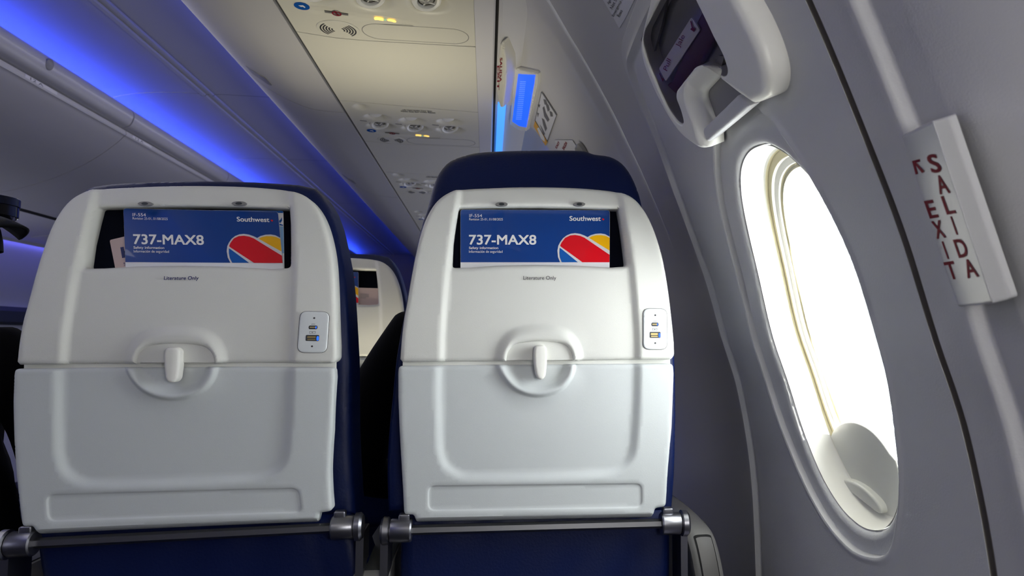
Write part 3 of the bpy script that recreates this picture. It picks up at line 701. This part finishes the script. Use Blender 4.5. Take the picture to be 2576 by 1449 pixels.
# signs and lamp on the fairing
lf = plate('wall_lamp', roundc(TW([(1300,166),(1359,180),(1358,205),(1329,326),(1310,322),(1287,308)], HB), .008), lambda y, z, o: Wl(y, z, HB+o), 'white', None, off=.010, thick=.014, r=.003, grid=.02)
tag(lf, 'small rectangular lamp glowing blue on the sidewall above the raised headrest', 'lamp')
plate('lamp_lens', roundc(TW([(1304,185),(1347,188),(1344,210),(1324,320),(1306,316),(1289,305)], HB+.01), .004), lambda y, z, o: Wl(y, z, HB+.01+o), 'blens', lf, off=.0008, thick=.001, grid=.02)
for k in range(20):
    c = np.array([1316.5, 204])+np.array([-11, 94])*k/19
    plate('lens_rib', [(c[0]-7, c[1]-1.2), (c[0]+7, c[1]-.6), (c[0]+7, c[1]+1.6), (c[0]-7, c[1]+1.0)], Spw(HB+.01), 'btube', lf, off=.0016, thick=.0006, grid=10)
es = plate('exit_sign', roundc(TW([(1250,150),(1255,112),(1263,108),(1271,158),(1271,212),(1264,272),(1257,270),(1251,250),(1247,226)], .016), .006), lambda y, z, o: Wl(y, z, .016+o), 'psu', None, off=.0, thick=.051, r=.007, grid=.01)
tag(es, 'slim cream sign box with red lettering, left of the blue wall lamp', 'sign')
pix_text('SALIDA', (1258, 145), (1256, 206), (6, 0), .0165, 'txtr', es, .02); pix_text('EXIT', (1251, 165), (1251, 226), (5, 0), .0165, 'txtr', es, .02)
pc = plate('instruction_placard', TW([(1363,230),(1401,289),(1373,366),(1343,317)], HB), lambda y, z, o: Wl(y, z, HB+o), 'paper', None, off=.001, thick=.001, grid=.03)
tag(pc, 'white and yellow exit instruction placard beside the blue wall lamp', 'placard')
plate('yellow_band', TW([(1347,302),(1378,356),(1373,366),(1343,317)], HB), lambda y, z, o: Wl(y, z, HB+o), 'orange', pc, off=.0014, thick=.0002, grid=.03)
for q in ([(1368,248),(1374,250),(1379,262),(1371,262)], [(1374,262),(1381,262),(1384,276),(1379,280)], [(1383,278),(1390,281),(1392,292),(1386,292)], [(1366,270),(1370,266),(1374,282),(1383,300),(1379,306),(1370,292)], [(1364,296),(1370,300),(1377,322),(1373,330),(1367,312)], [(1359,312),(1363,318),(1372,336),(1369,340)], [(1353,262),(1360,262),(1358,270)], [(1352,282),(1357,284),(1354,294)]):
    plate('drawing', np.array(q, float), Spw(HB), 'taupe', pc, off=.0016, thick=.0002, grid=10)
for a, b in (((1363,230),(1401,289)), ((1401,289),(1377,356)), ((1378,355),(1347,302)), ((1347,302),(1363,230))):
    a, b = np.array(a, float), np.array(b, float); n = np.array([-(b-a)[1], (b-a)[0]])/np.linalg.norm(b-a)*.5
    plate('border', [a-n, b-n, b+n, a+n], Spw(HB), 'txtk', pc, off=.0018, thick=.0002, grid=30)
plate('arrow', [(1352,322),(1357,319),(1370,345),(1372,356),(1362,348)], Spw(HB), 'white', pc, off=.0018, thick=.0002, grid=10)
pt = plate('exit_placard', TW([(1396,352),(1440,352),(1470,400),(1410,400)], HB), lambda y, z, o: Wl(y, z, HB+o), 'paper', None, off=.001, thick=.001, grid=.03)
tag(pt, 'white placard with red writing just above the raised headrest', 'placard')
pix_text('EXIT', (1401, 374), (1409, 358), (-4, -4), HB+.001, 'txtr', pt, .03); pix_text('SALIDA', (1419, 378), (1428, 360), (-5, -6), HB+.001, 'txtr', pt, .03)
kb = lathe('door_knob', [(0, .02), (.020, .018), (.026, .010), (.026, 0)], Wl(*w_uv(1470, 380, HB), HB), (-1, 0, -.6), 'grey', None)
tag(kb, 'grey exit handle knob peeking over the raised headrest', 'handle')
# seating rule placard near the top
pr_ = plate('seating_placard', TW([(1519,0),(1559,70),(1574,45),(1592,8),(1640,-90),(1560,-90),(1490,-50)], HB), lambda y, z, o: Wl(y, z, HB+o), 'paper', None, off=.0012, thick=.001, grid=.03)
tag(pr_, 'grey-white exit row seating placard at the top of the sidewall', 'placard')
e = (19.0, -38.0)
for s_, p, L in (('Age May', (1534, 12), .62), ('Not Sit In', (1541, 23), 1.0), ('Emergency Exit', (1546, 43), 1.45), ('Rows', (1559, 43), .42)):
    pix_text(s_, p, (p[0]+e[0]*L, p[1]+e[1]*L), (-7, -5), HB+.0015, 'txtk', pr_, .0)

# ------------------------------------------------------------------ EXIT / SALIDA sign on the sidewall
c = [np.array(Wl(*w_uv(px, py, o), o)) for px, py, o in ((2267,341,.006), (2346,302,.052), (2498,764,.052), (2409,773,.006), (2383,292,.004), (2540,752,.004))]
nf = np.cross(c[1]-c[0], c[3]-c[0]); nf /= np.linalg.norm(nf); nf *= -1 if nf[0] > 0 else 1
C0 = np.array([0, 0, CAM[2]])
def on_face(px, py, o=0.):
    d = ray(px, py); t = ((c[0]-C0)@nf)/(d@nf); return C0+d*t+nf*o
c[2] = on_face(2498, 764)
inn = [np.array(Wl(*w_uv(px, py, o), -.004)) for px, py, o in ((2267,341,.006), (2383,292,.004), (2540,752,.004), (2409,773,.006))]
sg = obj('exit_sign', c+inn, [(0, 1, 2, 3), (1, 4, 5, 2), (0, 6, 7, 4, 1), (3, 2, 5, 8, 9), (6, 0, 3, 9), (4, 7, 8, 5)], 'signp', None, smooth=True, angle=20)
bv = sg.modifiers.new('round', 'BEVEL'); bv.width = .0025; bv.segments = 3
tag(sg, 'white wedge-shaped EXIT SALIDA sign on the sidewall right of the window', 'sign')
sd = np.array([157., 450.]); sd /= np.linalg.norm(sd)
def glyph(ch, cx, cy, w, h, bold=.02):
    def S(a, b, o): q = np.array([cx, cy])+sd*(-b*h)+np.array([1, -.16])*a*w; return tuple(on_face(q[0], q[1], .0003+o))
    text('lettering', ch, S, (-.5, -.5, .5, .5), 'txtr', sg, off=0, bold=bold)
for ch, cx, cy, w in (('S', 2351, 411, 27), ('A', 2371, 464, 27), ('L', 2387, 515, 24), ('I', 2401, 567, 4), ('D', 2419, 624, 27), ('A', 2442, 675, 29)): glyph(ch, cx, cy, w, 49)
for ch, cx, cy, w in (('E', 2344, 526, 23), ('X', 2362, 577, 24), ('I', 2379, 629, 4), ('T', 2394, 680, 25)): glyph(ch, cx, cy, w, 47)
for i, q in enumerate(([(2295,405),(2314,400),(2315,406.5),(2302,410),(2310,437),(2304,439)], [(2301,411),(2305,408),(2327,431),(2321,435)])):
    plate('arrow', np.array(q, float), lambda a, b, o: tuple(on_face(a, b, .0003+o)), 'txtr', sg, off=.0002*i, thick=.0002, grid=40)

# ------------------------------------------------------------------ overhead bins, ceiling, service panels
YF = 10.6
rb = [(-.476,.742),(-.54,.744),(-.60,.755),(-.69,.795),(-.760,.842),(-.810,.890),(-.858,.945),(-.880,1.0),(-.897,1.06),(-.93,1.11),(-.93,1.13),(-.60,1.13),(-.476,1.0)]
rbc = np.vstack([catmull(rb[:10], 5, False), rb[10:]])
segs = [(-2.0, .82), (.824, 2.306), (2.312, 3.70), (3.706, 5.1), (5.106, 6.5), (6.506, YF)]
names = ['overhead bin above the middle seat, nearest the camera', 'overhead bin ahead of the first seam, over the row in front', 'third overhead bin along the right side', 'fourth overhead bin along the right side', 'fifth overhead bin on the right, near the bulkhead', 'farthest overhead bin on the right, at the bulkhead']
for (a, b), nm in zip(segs, names):
    o = extrude('overhead_bin', rbc, a, b, 'binr', angle=25); tag(o, 'glossy '+nm, 'overhead bin', 'overhead bins on the right')
    if b < 5:
        q = [(-.70, b-.09), (-.66, b-.09), (-.66, b-.06), (-.70, b-.06)]
        zf = lambda x: float(np.interp(-x, [-p[0] for p in rb[:10]], [p[1] for p in rb[:10]]))
        plate('bin_latch', roundc(np.array([(-.735, b-.16), (-.675, b-.16), (-.675, b-.09), (-.735, b-.09)]), .01), lambda x, y, o_: (x, y, CAM[2]+zf(x)-o_), 'grey', o, off=.003, thick=.004, grid=.02)
struct(extrude('trim_2', [(-.478,.752),(-.466,.752),(-.466,.80),(-.478,.80)], -2, YF, 'dgrey'))
struct(extrude('trim_3', [(.010,.755),(.020,.755),(.020,.80),(.010,.80)], -2, YF, 'black'))
# strip on the wall side of the service panels
struct(extrude('trim_4', [(-.0365,.7405),(.0075,.7405),(.0115,.7440),(.0115,.765),(-.0365,.765)], -2, YF, 'ceil', angle=20))
struct(extrude('trim_5', [(.0190,.742),(.028,.738),(.088,.741),(.088,.78),(.019,.78)], -2, 2.15, 'wall', angle=20))
struct(extrude('trim_9', [(.019,.750),(.20,.750),(.20,.76),(.019,.76)], 2.1, YF, 'wall', angle=20))
# ceiling
cl = [(-.80,1.16),(-.86,1.195),(-.95,1.225),(-1.05,1.242),(-1.15,1.250),(-1.36,1.252),(-1.405,1.250),(-1.408,1.242),(-1.422,1.242),(-1.425,1.248),(-1.445,1.248),(-1.448,1.240),(-1.468,1.240),(-1.471,1.250),(-1.55,1.252),(-1.68,1.248),(-1.78,1.236),(-1.86,1.218),(-1.93,1.19),(-1.97,1.14),(-1.97,1.10)]
for a, b in ((-2, .8), (.803, 2.1), (2.103, 3.69), (3.694, 5.0), (5.004, 6.6), (6.604, YF)):
    o = extrude('ceiling', cl, a, b, 'ceil', closed=False, angle=30, ny=2); struct(o)
struct(obj('ceiling', [(-3.3, -2.2, .95+1.30), (.6, -2.2, .95+1.30), (.6, 11, .95+1.30), (-3.3, 11, .95+1.30)], [(0, 1, 2, 3)], 'dgrey', smooth=False))
# left row of bins
bn = catmull([(-1.85,1.120),(-1.815,1.138),(-1.782,1.140),(-1.758,1.122),(-1.750,1.095),(-1.756,1.068),(-1.770,1.047),(-1.792,1.036)], 4, False)
for a, b in ((-2, 1.30), (1.306, 2.55), (2.556, 3.62), (3.632, 4.88), (4.892, 6.2), (6.212, YF)):
    nm = {1.30: 'nearest', 2.55: 'second', 3.62: 'third', 4.88: 'fourth', 6.2: 'fifth'}.get(b, 'farthest')
    o = extrude('handrail', np.vstack([bn, [(-1.84, 1.036)]]), a, b, 'bin', angle=30); tag(o, nm+' length of the rounded rail along the top of the left bins', 'handrail', 'rail lengths above the left bins')
lbc = np.vstack([[(-1.86,1.035)], [(-1.800,1.030),(-1.797,1.012)], [(-1.800,1.006)], catmull([(-1.806,1.003),(-1.84,.965),(-1.92,.895),(-2.02,.828),(-2.14,.768),(-2.28,.718),(-2.42,.685),(-2.455,.682)], 4, False), [(-2.455, 1.0)]])
for a, b in ((-2, 1.30), (1.304, 2.48), (2.484, 3.655), (3.660, 4.84), (4.846, 6.02), (6.026, YF)):
    nm = {1.30: 'nearest the camera', 2.48: 'second from the camera', 3.655: 'third along, its front edge the curved seam', 4.84: 'beyond the curved seam', 6.02: 'fifth along'}.get(b, 'farthest, at the bulkhead')
    o = extrude('overhead_bin', lbc, a, b, 'bin', angle=25); tag(o, 'grey left-side overhead bin '+nm, 'overhead bin', 'overhead bins across the aisle')
    def Sl(y, k, o_): return (-1.7985-.0+o_*.9, y, CAM[2]+1.012+k)
    yp = {2.484: 2.90, 3.660: 3.72, 4.846: 5.0}.get(a)
    if yp:
        plate('row_placard', [(yp, .001), (yp+.20, .001), (yp+.20, .016), (yp, .016)], Sl, 'ceil', o, off=.0012, thick=.001, grid=.1)
        text('lettering', '12 A', Sl, (yp+.03, .003, yp+.11, .014), 'txtk', o, off=.0014)
struct(extrude('trim_6', [(-2.453,.679),(-2.475,.672),(-2.475,.72),(-2.453,.72)], -2, YF, 'black'))
# small round call lamp on the near rail
q = lathe('rail_lamp', [(0, .006), (.018, .006), (.023, .003), (.024, -.004)], (-1.751, 2.96, CAM[2]+1.092), (1, 0, -.25), 'grey'); tag(q, 'small round grey lamp on the rail of the left bins', 'lamp')
# far left service panels and wall
struct(extrude('ceiling', [(-2.476,.676),(-2.955,.618),(-2.955,.66),(-2.476,.71)], -2, YF, 'ceil', angle=20))
for k in range(5):
    y = 2.9+k*1.0
    t = thing('service_unit', ['nearest','second','third','fourth','farthest'][k]+' dim service unit under the far left bins', 'service panel', (-2.7, y, .95+.64), 'service units across the cabin')
    Sf = lambda a, b, o_, y=y: (-2.7+a, y+b, CAM[2]+.649+.121*a-o_-.0)
    plate('unit_panel', roundc(np.array([(-.16,-.16),(.16,-.16),(.16,.16),(-.16,.16)]), .03), Sf, 'psu', t, off=.003, thick=.006, grid=.1)
    for i in range(3): plate('vent', ell(-.1+.1*i, 0, .035, .045, 20), Sf, 'taupe', t, off=.005, thick=.003, grid=.1)
    plate('sign_strip', [(-.12,.08),(.10,.08),(.10,.11),(-.12,.11)], Sf, 'blue2', t, off=.0045, thick=.002, grid=.1)
lw = catmull([(-2.95,.625),(-3.02,.50),(-3.09,.30),(-3.12,.18),(-3.12,0),(-3.10,-.3),(-3.05,-.95)], 5, False)
struct(extrude('wall_left', lw, -2.2, YF, 'wall', closed=False, angle=40))
struct(extrude('trim_7', [(-3.10,.20),(-3.085,.17),(-3.085,.10),(-3.10,.08),(-3.13,.08),(-3.13,.2)], -2.2, YF, 'dgrey', angle=20))
struct(obj('wall_right', [(.60, -2.2, 1.42), (.60, 11, 1.42), (.60, 11, 2.27), (.60, -2.2, 2.27)], [(0, 1, 2, 3)], 'dgrey', smooth=False))  # unseen panel added outboard of the sidewall to block stray sun
struct(obj('floor', [(-3.3, -2.2, 0), (.6, -2.2, 0), (.6, 11, 0), (-3.3, 11, 0)], [(0, 1, 2, 3)], 'floor', smooth=False))
struct(obj('wall_front', [(-3.3, YF, 0), (.6, YF, 0), (.6, YF, 2.3), (-3.3, YF, 2.3)], [(0, 3, 2, 1)], 'endw', smooth=False))
struct(obj('wall_back', [(-3.3, -2.15, 0), (.6, -2.15, 0), (.6, -2.15, 2.3), (-3.3, -2.15, 2.3)], [(0, 1, 2, 3)], 'wall', smooth=False))

# passenger service unit, traced once and copied along the cabin
ZP = .740
def Sps(x, y, o=0.): return (x, y, CAM[2]+ZP-o)
def make_psu(Y):
    root = thing('service_unit', 'cream overhead service unit nearest the camera, with lit seat-belt sign', 'service panel', (-.25, Y, CAM[2]+ZP), 'overhead service units')
    S = lambda x, y, o=0.: Sps(x, Y+y, o)
    nz = [(-.377, -.100), (-.258, -.088), (-.136, -.092)]; rd = [(-.376, -.198), (-.261, -.178), (-.135, -.186)]
    def h(V):
        r = 0*V[:, 0]
        for x, y in nz: r -= .026*sm(1.4-1.4*np.hypot((V[:, 0]-x)/.056, (V[:, 1]-y)/.048))
        for x, y in rd: r -= .020*sm(1.4-1.4*np.hypot((V[:, 0]-x)/.050, (V[:, 1]-y)/.040))
        r -= .012*sm(1.3-1.3*np.hypot((V[:, 0]+.41)/.028, (V[:, 1]+.30)/.036))
        a = np.array([-.388, -.030]); b = np.array([-.197, .008]); ab = b-a; tt = np.clip(((V-a)@ab)/(ab@ab), 0, 1); dd = np.linalg.norm(V-a-tt[:, None]*ab, axis=1)
        r -= .003*sm((.020-dd)/.006)
        return r
    seam = [(-.4655, -.352), (-.037, -.300), (-.037, .1135), (-.10, .1155), (-.20, .1165), (-.30, .118), (-.38, .1125), (-.4655, .09)]
    plate('unit_panel', seam, S, 'psu', root, off=.0, thick=.012, grid=.0065, hf=h)
    for x, y in nz:
        n = lathe('air_nozzle', [(.016, -.026), (.031, -.020), (.034, -.010), (.032, .000), (.027, .004), (.022, .002), (.020, -.006)], S(x-.004, y-.006, -.006), (.22, -.30, -1), 'white', root, seg=28)
        lathe('nozzle_core', [(0, .004), (.007, .003), (.009, -.004), (.017, -.006)], S(x-.004, y-.006, -.006), (.22, -.30, -1), 'grey', n, seg=20)
        for a in range(4):
            ang = a*math.pi/2+.5; ux, uy = math.cos(ang), math.sin(ang)
            tube('nozzle_vane', [S(x-.004+ux*.004, y-.006+uy*.004, -.004), S(x-.004+ux*.018, y-.006+uy*.018, -.004)], .0016, 'white', n, seg=6)
    for x, y in rd:
        l_ = lathe('reading_lamp', [(0, .002), (.013, .002), (.020, .000), (.024, -.006), (.024, -.012)], S(x-.004, y-.004, -.010), (.15, -.2, -1), 'white', root, seg=24)
        plate('seat_mark', [(x-.062, y+.036), (x-.040, y+.040), (x-.040, y+.046), (x-.062, y+.042)], S, 'taupe', root, off=.0006, thick=.0006, grid=.1)
    cb = plate('call_button', ell(-.418, -.046, .0165, .0175, 24), S, 'blue2', root, off=.0012, thick=.002, grid=.02)
    plate('call_mark', [(-.424,-.050),(-.420,-.045),(-.416,-.046),(-.413,-.040),(-.411,-.044),(-.414,-.052)], S, 'txtw', cb, off=.0018, thick=.0004, grid=.1)
    ns = plate('no_smoking_sign', [(-.374,-.026),(-.324,-.018),(-.325,-.010),(-.375,-.018)], S, 'taupe', root, off=-.0010, thick=.0006, grid=.1)
    rg = plate('prohibition_ring', ell(-.349, -.018, .0105, .0115, 24), S, 'txtr', ns, off=.0, thick=.0006, grid=.1, holes=[ell(-.349, -.018, .0075, .0085, 20)])
    plate('prohibition_bar', [(-.353,-.025),(-.350,-.026),(-.345,-.011),(-.348,-.010)], S, 'txtr', ns, off=.0001, thick=.0006, grid=.1)
    bs = plate('seat_belt_sign', roundc(np.array([(-.268,-.008),(-.263,-.013),(-.251,-.011),(-.247,-.008),(-.248,.004),(-.252,.004),(-.262,.001),(-.268,.003)]), .003), S, 'belt', root, off=-.0008, thick=.0006, grid=.1)
    plate('seat_belt_sign', roundc(np.array([(-.240,-.002),(-.232,-.007),(-.222,-.004),(-.219,.006),(-.223,.010),(-.230,.005),(-.238,.003)]), .003), S, 'belt', root, off=-.0008, thick=.0006, grid=.1)
    plate('belt_arrow', ell(-.2437, -.001, .0022, .0022, 8), S, 'green', bs, off=-.0006, thick=.0006, grid=.1)
    gc = (-.362, .062)
    g = plate('speaker_grille', ell(*gc, .0500, .0475, 48), S, 'psu', root, off=.0022, thick=.003, r=.0018, grid=.02)
    for k in range(5):
        r0, r1 = .042-k*.0065, .0385-k*.0065
        for a0 in (135, -45):
            a = np.radians(np.linspace(a0, a0+95-k*6, 14)); o_ = [(gc[0]+math.cos(q)*r0, gc[1]+math.sin(q)*r0*.95) for q in a]; i_ = [(gc[0]+math.cos(q)*r1, gc[1]+math.sin(q)*r1*.95) for q in a[::-1]]
            plate('grille_slot', o_+i_, S, 'txtk', g, off=.0026, thick=.0004, grid=.1)
    pa = rrect(-.307, .020, -.052, .106, .042, 8)
    plate('panel_groove', pa, S, 'taupe', root, off=.0003, thick=.0008, grid=.1, holes=[rrect(-.3055, .0215, -.0535, .1045, .0405, 8)])
    text('lettering', 'Life Vest Under Your Seat', S, (-.281, -.289, -.186, -.300), 'txtk', root, off=.0008, bold=.02); text('lettering', 'Fasten Seat Belt While Seated', S, (-.287, -.274, -.177, -.285), 'txtk', root, off=.0008, bold=.02)
    return root
Y1 = 1.604
ps = make_psu(Y1)
for k, nm in enumerate(['second overhead service unit, above the row ahead', 'third overhead service unit, left of the raised headrest top', 'fourth overhead service unit along the ceiling', 'farthest overhead service unit']):
    dup(ps, (0, .935*(k+1), 0), 'cream '+nm)
PB = [(-.4655, .0), (-.037, .0)]
for k in range(6):
    y0 = (-2.0 if k == 0 else Y1+.935*(k-1)+.119); y1 = Y1+.935*k-.303 if k < 5 else YF
    if k == 0: y1 = Y1-.302
    o = plate('blank_panel', [(-.4655, y0-(.026 if k else 0)), (-.38, y0-.0035), (-.30, y0+.0015), (-.037, y0-.001), (-.037, y1-.001), (-.4655, y1-.053)], Sps, 'psu', None, off=0, thick=.012, grid=.08)
    tag(o, 'plain cream ceiling panel '+['over the photographer', 'between the first and second service units', 'between the second and third service units', 'between the third and fourth service units', 'between the fourth and farthest service units', 'beyond the farthest service unit'][k], 'panel', 'blank panels between service units')
struct(extrude('trim_8', [(.026,.735),(.052,.735),(.052,.745),(.026,.745)], 2.12, YF, 'cyan'))

# ------------------------------------------------------------------ armrests
def armrest(x, yb, ztop, w, label, tilt=0., pad=False):
    root = thing('armrest', label, 'armrest', (x, yb+.15, CAM[2]+ztop-.25), 'armrests of the row in front')
    prof = catmull([(0,-.30),(-.004,-.20),(-.002,-.10),(.006,-.045),(.026,-.012),(.060,0),(.16,.004),(.30,.0)], 6, False)
    us = np.linspace(-1, 1, 15)
    def S(u, k, grow=0.):
        k0 = min(int(k), len(prof)-2); p = prof[k0]+(prof[k0+1]-prof[k0])*(k-k0); e = abs(u)**4*.010; t = prof[min(int(k)+1, len(prof)-1)]-prof[max(int(k)-1, 0)]; n = np.array([-t[1], t[0]])/np.linalg.norm(t)
        q = p+n*(grow-e); return (x+u*w/2+tilt*(ztop*0+p[1]), yb+q[0], CAM[2]+ztop+q[1])
    ks = range(len(prof))
    body = grid('arm_shell', us, ks, lambda u, k: S(u, k), 'grey', root, angle=70)
    for s_ in (-1, 1):
        V = [S(s_, k) for k in ks]; V += [(V[-1][0], V[-1][1], V[0][2])]
        obj('arm_side', V, [tuple(range(len(V)))], 'grey', root, smooth=False)
    ins = plate('arm_insert', rrect(-.55, 2, .55, len(prof)-20, .35), lambda u, k, o: S(u, min(max(k, 0), len(prof)-1), .0024+o), 'taupe', root, off=0, thick=.003, grid=.5, step=.3)
    if pad: plate('arm_pad', rrect(-.94, 27, .94, len(prof)-1.2, .3), lambda u, k, o: S(u, min(max(k, 0), len(prof)-1), .0020+o), 'dgrey', root, off=0, thick=.003, grid=1.0)
    plate('insert_gap', rrect(-.63, 1.2, .63, len(prof)-19.2, .4), lambda u, k, o: S(u, min(max(k, 0), len(prof)-1), .0014+o), 'black', root, off=0, thick=.002, grid=.5, step=.3)
    return root
armrest(.352, 1.085, -.312, .047, 'grey armrest between the window seat and the sidewall', -.12)
armrest(-.166, 1.03, -.338, .054, 'grey armrest with a dark pad between the two front seats', pad=True)
armrest(-.735, 1.06, -.350, .062, 'grey armrest with a dark pad at the lower left corner', pad=True)

# ------------------------------------------------------------------ passengers
def person_mesh(name, joints, bones, root_i, m, parent, lvl=2):
    me = bpy.data.meshes.new(name); me.from_pydata([j[:3] for j in joints], bones, []); me.materials.append(M[m])
    o = bpy.data.objects.new(name, me); COL.objects.link(o); o.parent = parent; o.matrix_parent_inverse = Matrix.Translation(-Vector(parent.location))
    sk = o.modifiers.new('skin', 'SKIN'); sk.use_smooth_shade = True
    for i, j in enumerate(joints):
        v = me.skin_vertices[0].data[i]; r = j[3] if hasattr(j[3], '__len__') else (j[3], j[3]); v.radius = r; v.use_root = (i == root_i)
    ss = o.modifiers.new('sub', 'SUBSURF'); ss.levels = lvl; ss.render_levels = lvl
    return o
def sit(x, y, name_label, head_dx=0, lean=0, head_up=0.):
    root = thing('person', name_label, 'person', (x, y, .45))
    z = CAM[2]
    # torso, neck, legs and arms are one clothed body
    J = [(x, y, z-.36, (.16, .12)), (x+lean*.4, y-.02, z-.20, (.155, .115)), (x+lean*.8, y-.03, z-.06, (.175, .12)), (x+lean, y-.02, z+.035+head_up, (.10, .08)), (x+lean+head_dx*.3, y, z+.10+head_up, (.056, .056)),
         (x+lean-.165, y-.02, z-.005+head_up, .068), (x+lean-.245, y+.02, z-.14, .060), (x+lean-.275, y+.07, z-.28, .052), (x+lean-.20, y+.24, z-.34, .040), (x+lean-.13, y+.34, z-.34, .030),
         (x+lean+.165, y-.02, z-.005+head_up, .068), (x+lean+.215, y+.02, z-.14, .056), (x+lean+.22, y+.07, z-.28, .050), (x+lean+.17, y+.24, z-.34, .040), (x+lean+.10, y+.34, z-.34, .030),
         (x-.09, y+.10, z-.40, .09), (x-.11, y+.42, z-.38, .075), (x-.11, y+.44, z-.80, .052), (x-.11, y+.56, z-.90, .04),
         (x+.09, y+.10, z-.40, .09), (x+.11, y+.42, z-.38, .075), (x+.11, y+.44, z-.80, .052), (x+.11, y+.56, z-.90, .04)]
    B = [(0,1),(1,2),(2,3),(3,4),(2,5),(5,6),(6,7),(7,8),(8,9),(2,10),(10,11),(11,12),(12,13),(13,14),(0,15),(15,16),(16,17),(17,18),(0,19),(19,20),(20,21),(21,22)]
    person_mesh('clothed_body', J, B, 0, 'blackc', root)
    return root
def head(root, c, face, tilt=0.):
    """face = unit vector the person looks along (horizontal)"""
    c = Vector(c); f = Vector(face).normalized(); s = Vector((-f.y, f.x, 0)); u = Vector((0, 0, 1))
    V = []; F = []; nu, nv = 32, 24
    for i in range(nv+1):
        th = math.pi*i/nv
        for j in range(nu):
            ph = 2*math.pi*j/nu; a, b, d = math.sin(th)*math.cos(ph), math.sin(th)*math.sin(ph), math.cos(th)
            X, Y_, Z = a*.098, b*.075, d*.118
            if d < 0: X *= 1-.18*(-d); Y_ *= 1-.25*(-d); X += .018*(-d) if a > 0 else -.0
            if a > 0: # face front: brow, nose, lips, chin
                w = math.exp(-(b/.22)**2)
                X += w*(.024*math.exp(-((d+.22)/.13)**2)+.009*math.exp(-((d+.52)/.09)**2)+.010*math.exp(-((d+.85)/.12)**2))
                X -= .010*math.exp(-((abs(b)-.38)/.16)**2)*math.exp(-((d-.02)/.13)**2)
            V.append(c+f*X+s*Y_+u*Z)
    for i in range(nv):
        for j in range(nu): F.append((i*nu+j, i*nu+(j+1) % nu, (i+1)*nu+(j+1) % nu, (i+1)*nu+j))
    h = obj('head', V, F, 'skin', root, angle=80)
    for k in (-1, 1):
        lathe('ear', [(.004, 0), (.018, .004), (.026, .010), (.030, .016), (.024, .018), (.014, .012), (0, .010)], c+s*k*.068-f*.008-u*.012, s*k-f*.5, 'skin', h, seg=18)
        lathe('eye', [(0, .012), (.008, .009), (.012, 0)], c+f*.076+s*k*.030+u*.003, f, 'white', h, seg=14)
        lathe('pupil', [(0, .0132), (.0045, .0125)], c+f*.076+s*k*.030+u*.003, f, 'txtk', h, seg=10)
    tube('mouth', [c+f*.094+s*q*.022-u*(.066+.004*abs(q)) for q in np.linspace(-1, 1, 7)], .0035, 'txtr', h, seg=8)
    def capmesh(name, sc, zlo, m, par, back=0.):
        V = []; F = []
        for i in range(11):
            th = math.radians(90*1.0-(90-zlo)*0)*i/10*(zlo/90)
            for j in range(36):
                ph = 2*math.pi*j/36; a, b, d = math.sin(th)*math.cos(ph), math.sin(th)*math.sin(ph), math.cos(th)
                V.append(c+f*a*.102*sc+s*b*.080*sc+u*(d*.124*sc+(back*a if back else 0)))
        for i in range(10):
            for j in range(36): F.append((i*36+j, i*36+(j+1) % 36, (i+1)*36+(j+1) % 36, (i+1)*36+j))
        return obj(name, V, F, m, par, angle=80)
    return h, capmesh, c, f, s, u
p1 = sit(.060, 1.42, 'person in black seated in the window seat, shoulder showing in the gap', lean=-.045)
h1, cm, c_, f_, s_, u_ = head(p1, (.04, 1.41, CAM[2]+.175), (0, 1, 0))
cm('hair', 1.06, 105, 'hair', p1, back=.03)
p2 = sit(-1.05, 1.42, 'person in black with a dark cap at the far left edge, facing right', lean=.0, head_up=-.03)
h2, cm, c_, f_, s_, u_ = head(p2, (-1.018, 1.42, CAM[2]+.158), (1, -.12, 0))
cp = cm('cap', 1.08, 88, 'cap', p2)
# curved bill of the cap
V = []; F = []
for i in range(9):
    for j in range(13):
        a = i/8; b = (j/12*2-1); base = Vector(c_)+f_*(.092*math.sqrt(max(0, 1-b*b*.75)))+s_*b*.072+u_*.070
        tip = Vector(c_)+f_*(.098+.062*(1-b*b*.85))+s_*b*.066+u_*(.058-.014*b*b)
        V.append(base*(1-a)+tip*a-u_*.012*a*a)
for i in range(8):
    for j in range(12): F.append((i*13+j, i*13+j+1, (i+1)*13+j+1, (i+1)*13+j))
bl = obj('cap_bill', V, F, 'cap', cp, angle=80); so = bl.modifiers.new('thick', 'SOLIDIFY'); so.thickness = .006; so.offset = 0
# sunglasses resting on the cap
sgc = Vector(c_)+u_*.093+f_*.020
t = thing('sunglasses', 'dark wraparound sunglasses resting on the cap at the far left', 'sunglasses', tuple(sgc))
arc = [sgc+f_*(.120*math.cos(a)-.0)+s_*(.082*math.sin(a)) for a in np.linspace(-math.pi*.5, math.pi*.5, 25)]
arc = [sgc-f_*.10-s_*.078]+arc+[sgc-f_*.10+s_*.078]
def band(name, lo, hi, th, m, par, pts):
    V = []; F = []; n = len(pts)
    for p in pts:
        r = (p-sgc); r.z = 0; r = r.normalized() if r.length else f_
        V += [p+u_*hi, p+u_*lo, p+u_*lo-r*th, p+u_*hi-r*th]
    for i in range(n-1):
        for j in range(4): F.append((i*4+j, i*4+(j+1) % 4, (i+1)*4+(j+1) % 4, (i+1)*4+j))
    F += [(0, 1, 2, 3), ((n-1)*4+3, (n-1)*4+2, (n-1)*4+1, (n-1)*4)]
    o = obj(name, V, F, m, par, angle=30); b = o.modifiers.new('round', 'BEVEL'); b.width = .0012; b.segments = 2; return o
band('frame', -.006, .010, .005, 'specs', t, arc)
band('lens', -.026, -.005, .002, 'lens', t, [sgc+(p-sgc)*.985 for p in arc[2:-2]])
q = Vector(arc[4]); lg = lathe('temple_logo', [(.0030, 0), (.0045, .0006), (.0062, 0)], q+u_*.002+(q-sgc).normalized()*.0006, (q-sgc).normalized(), 'metal', t, seg=24)
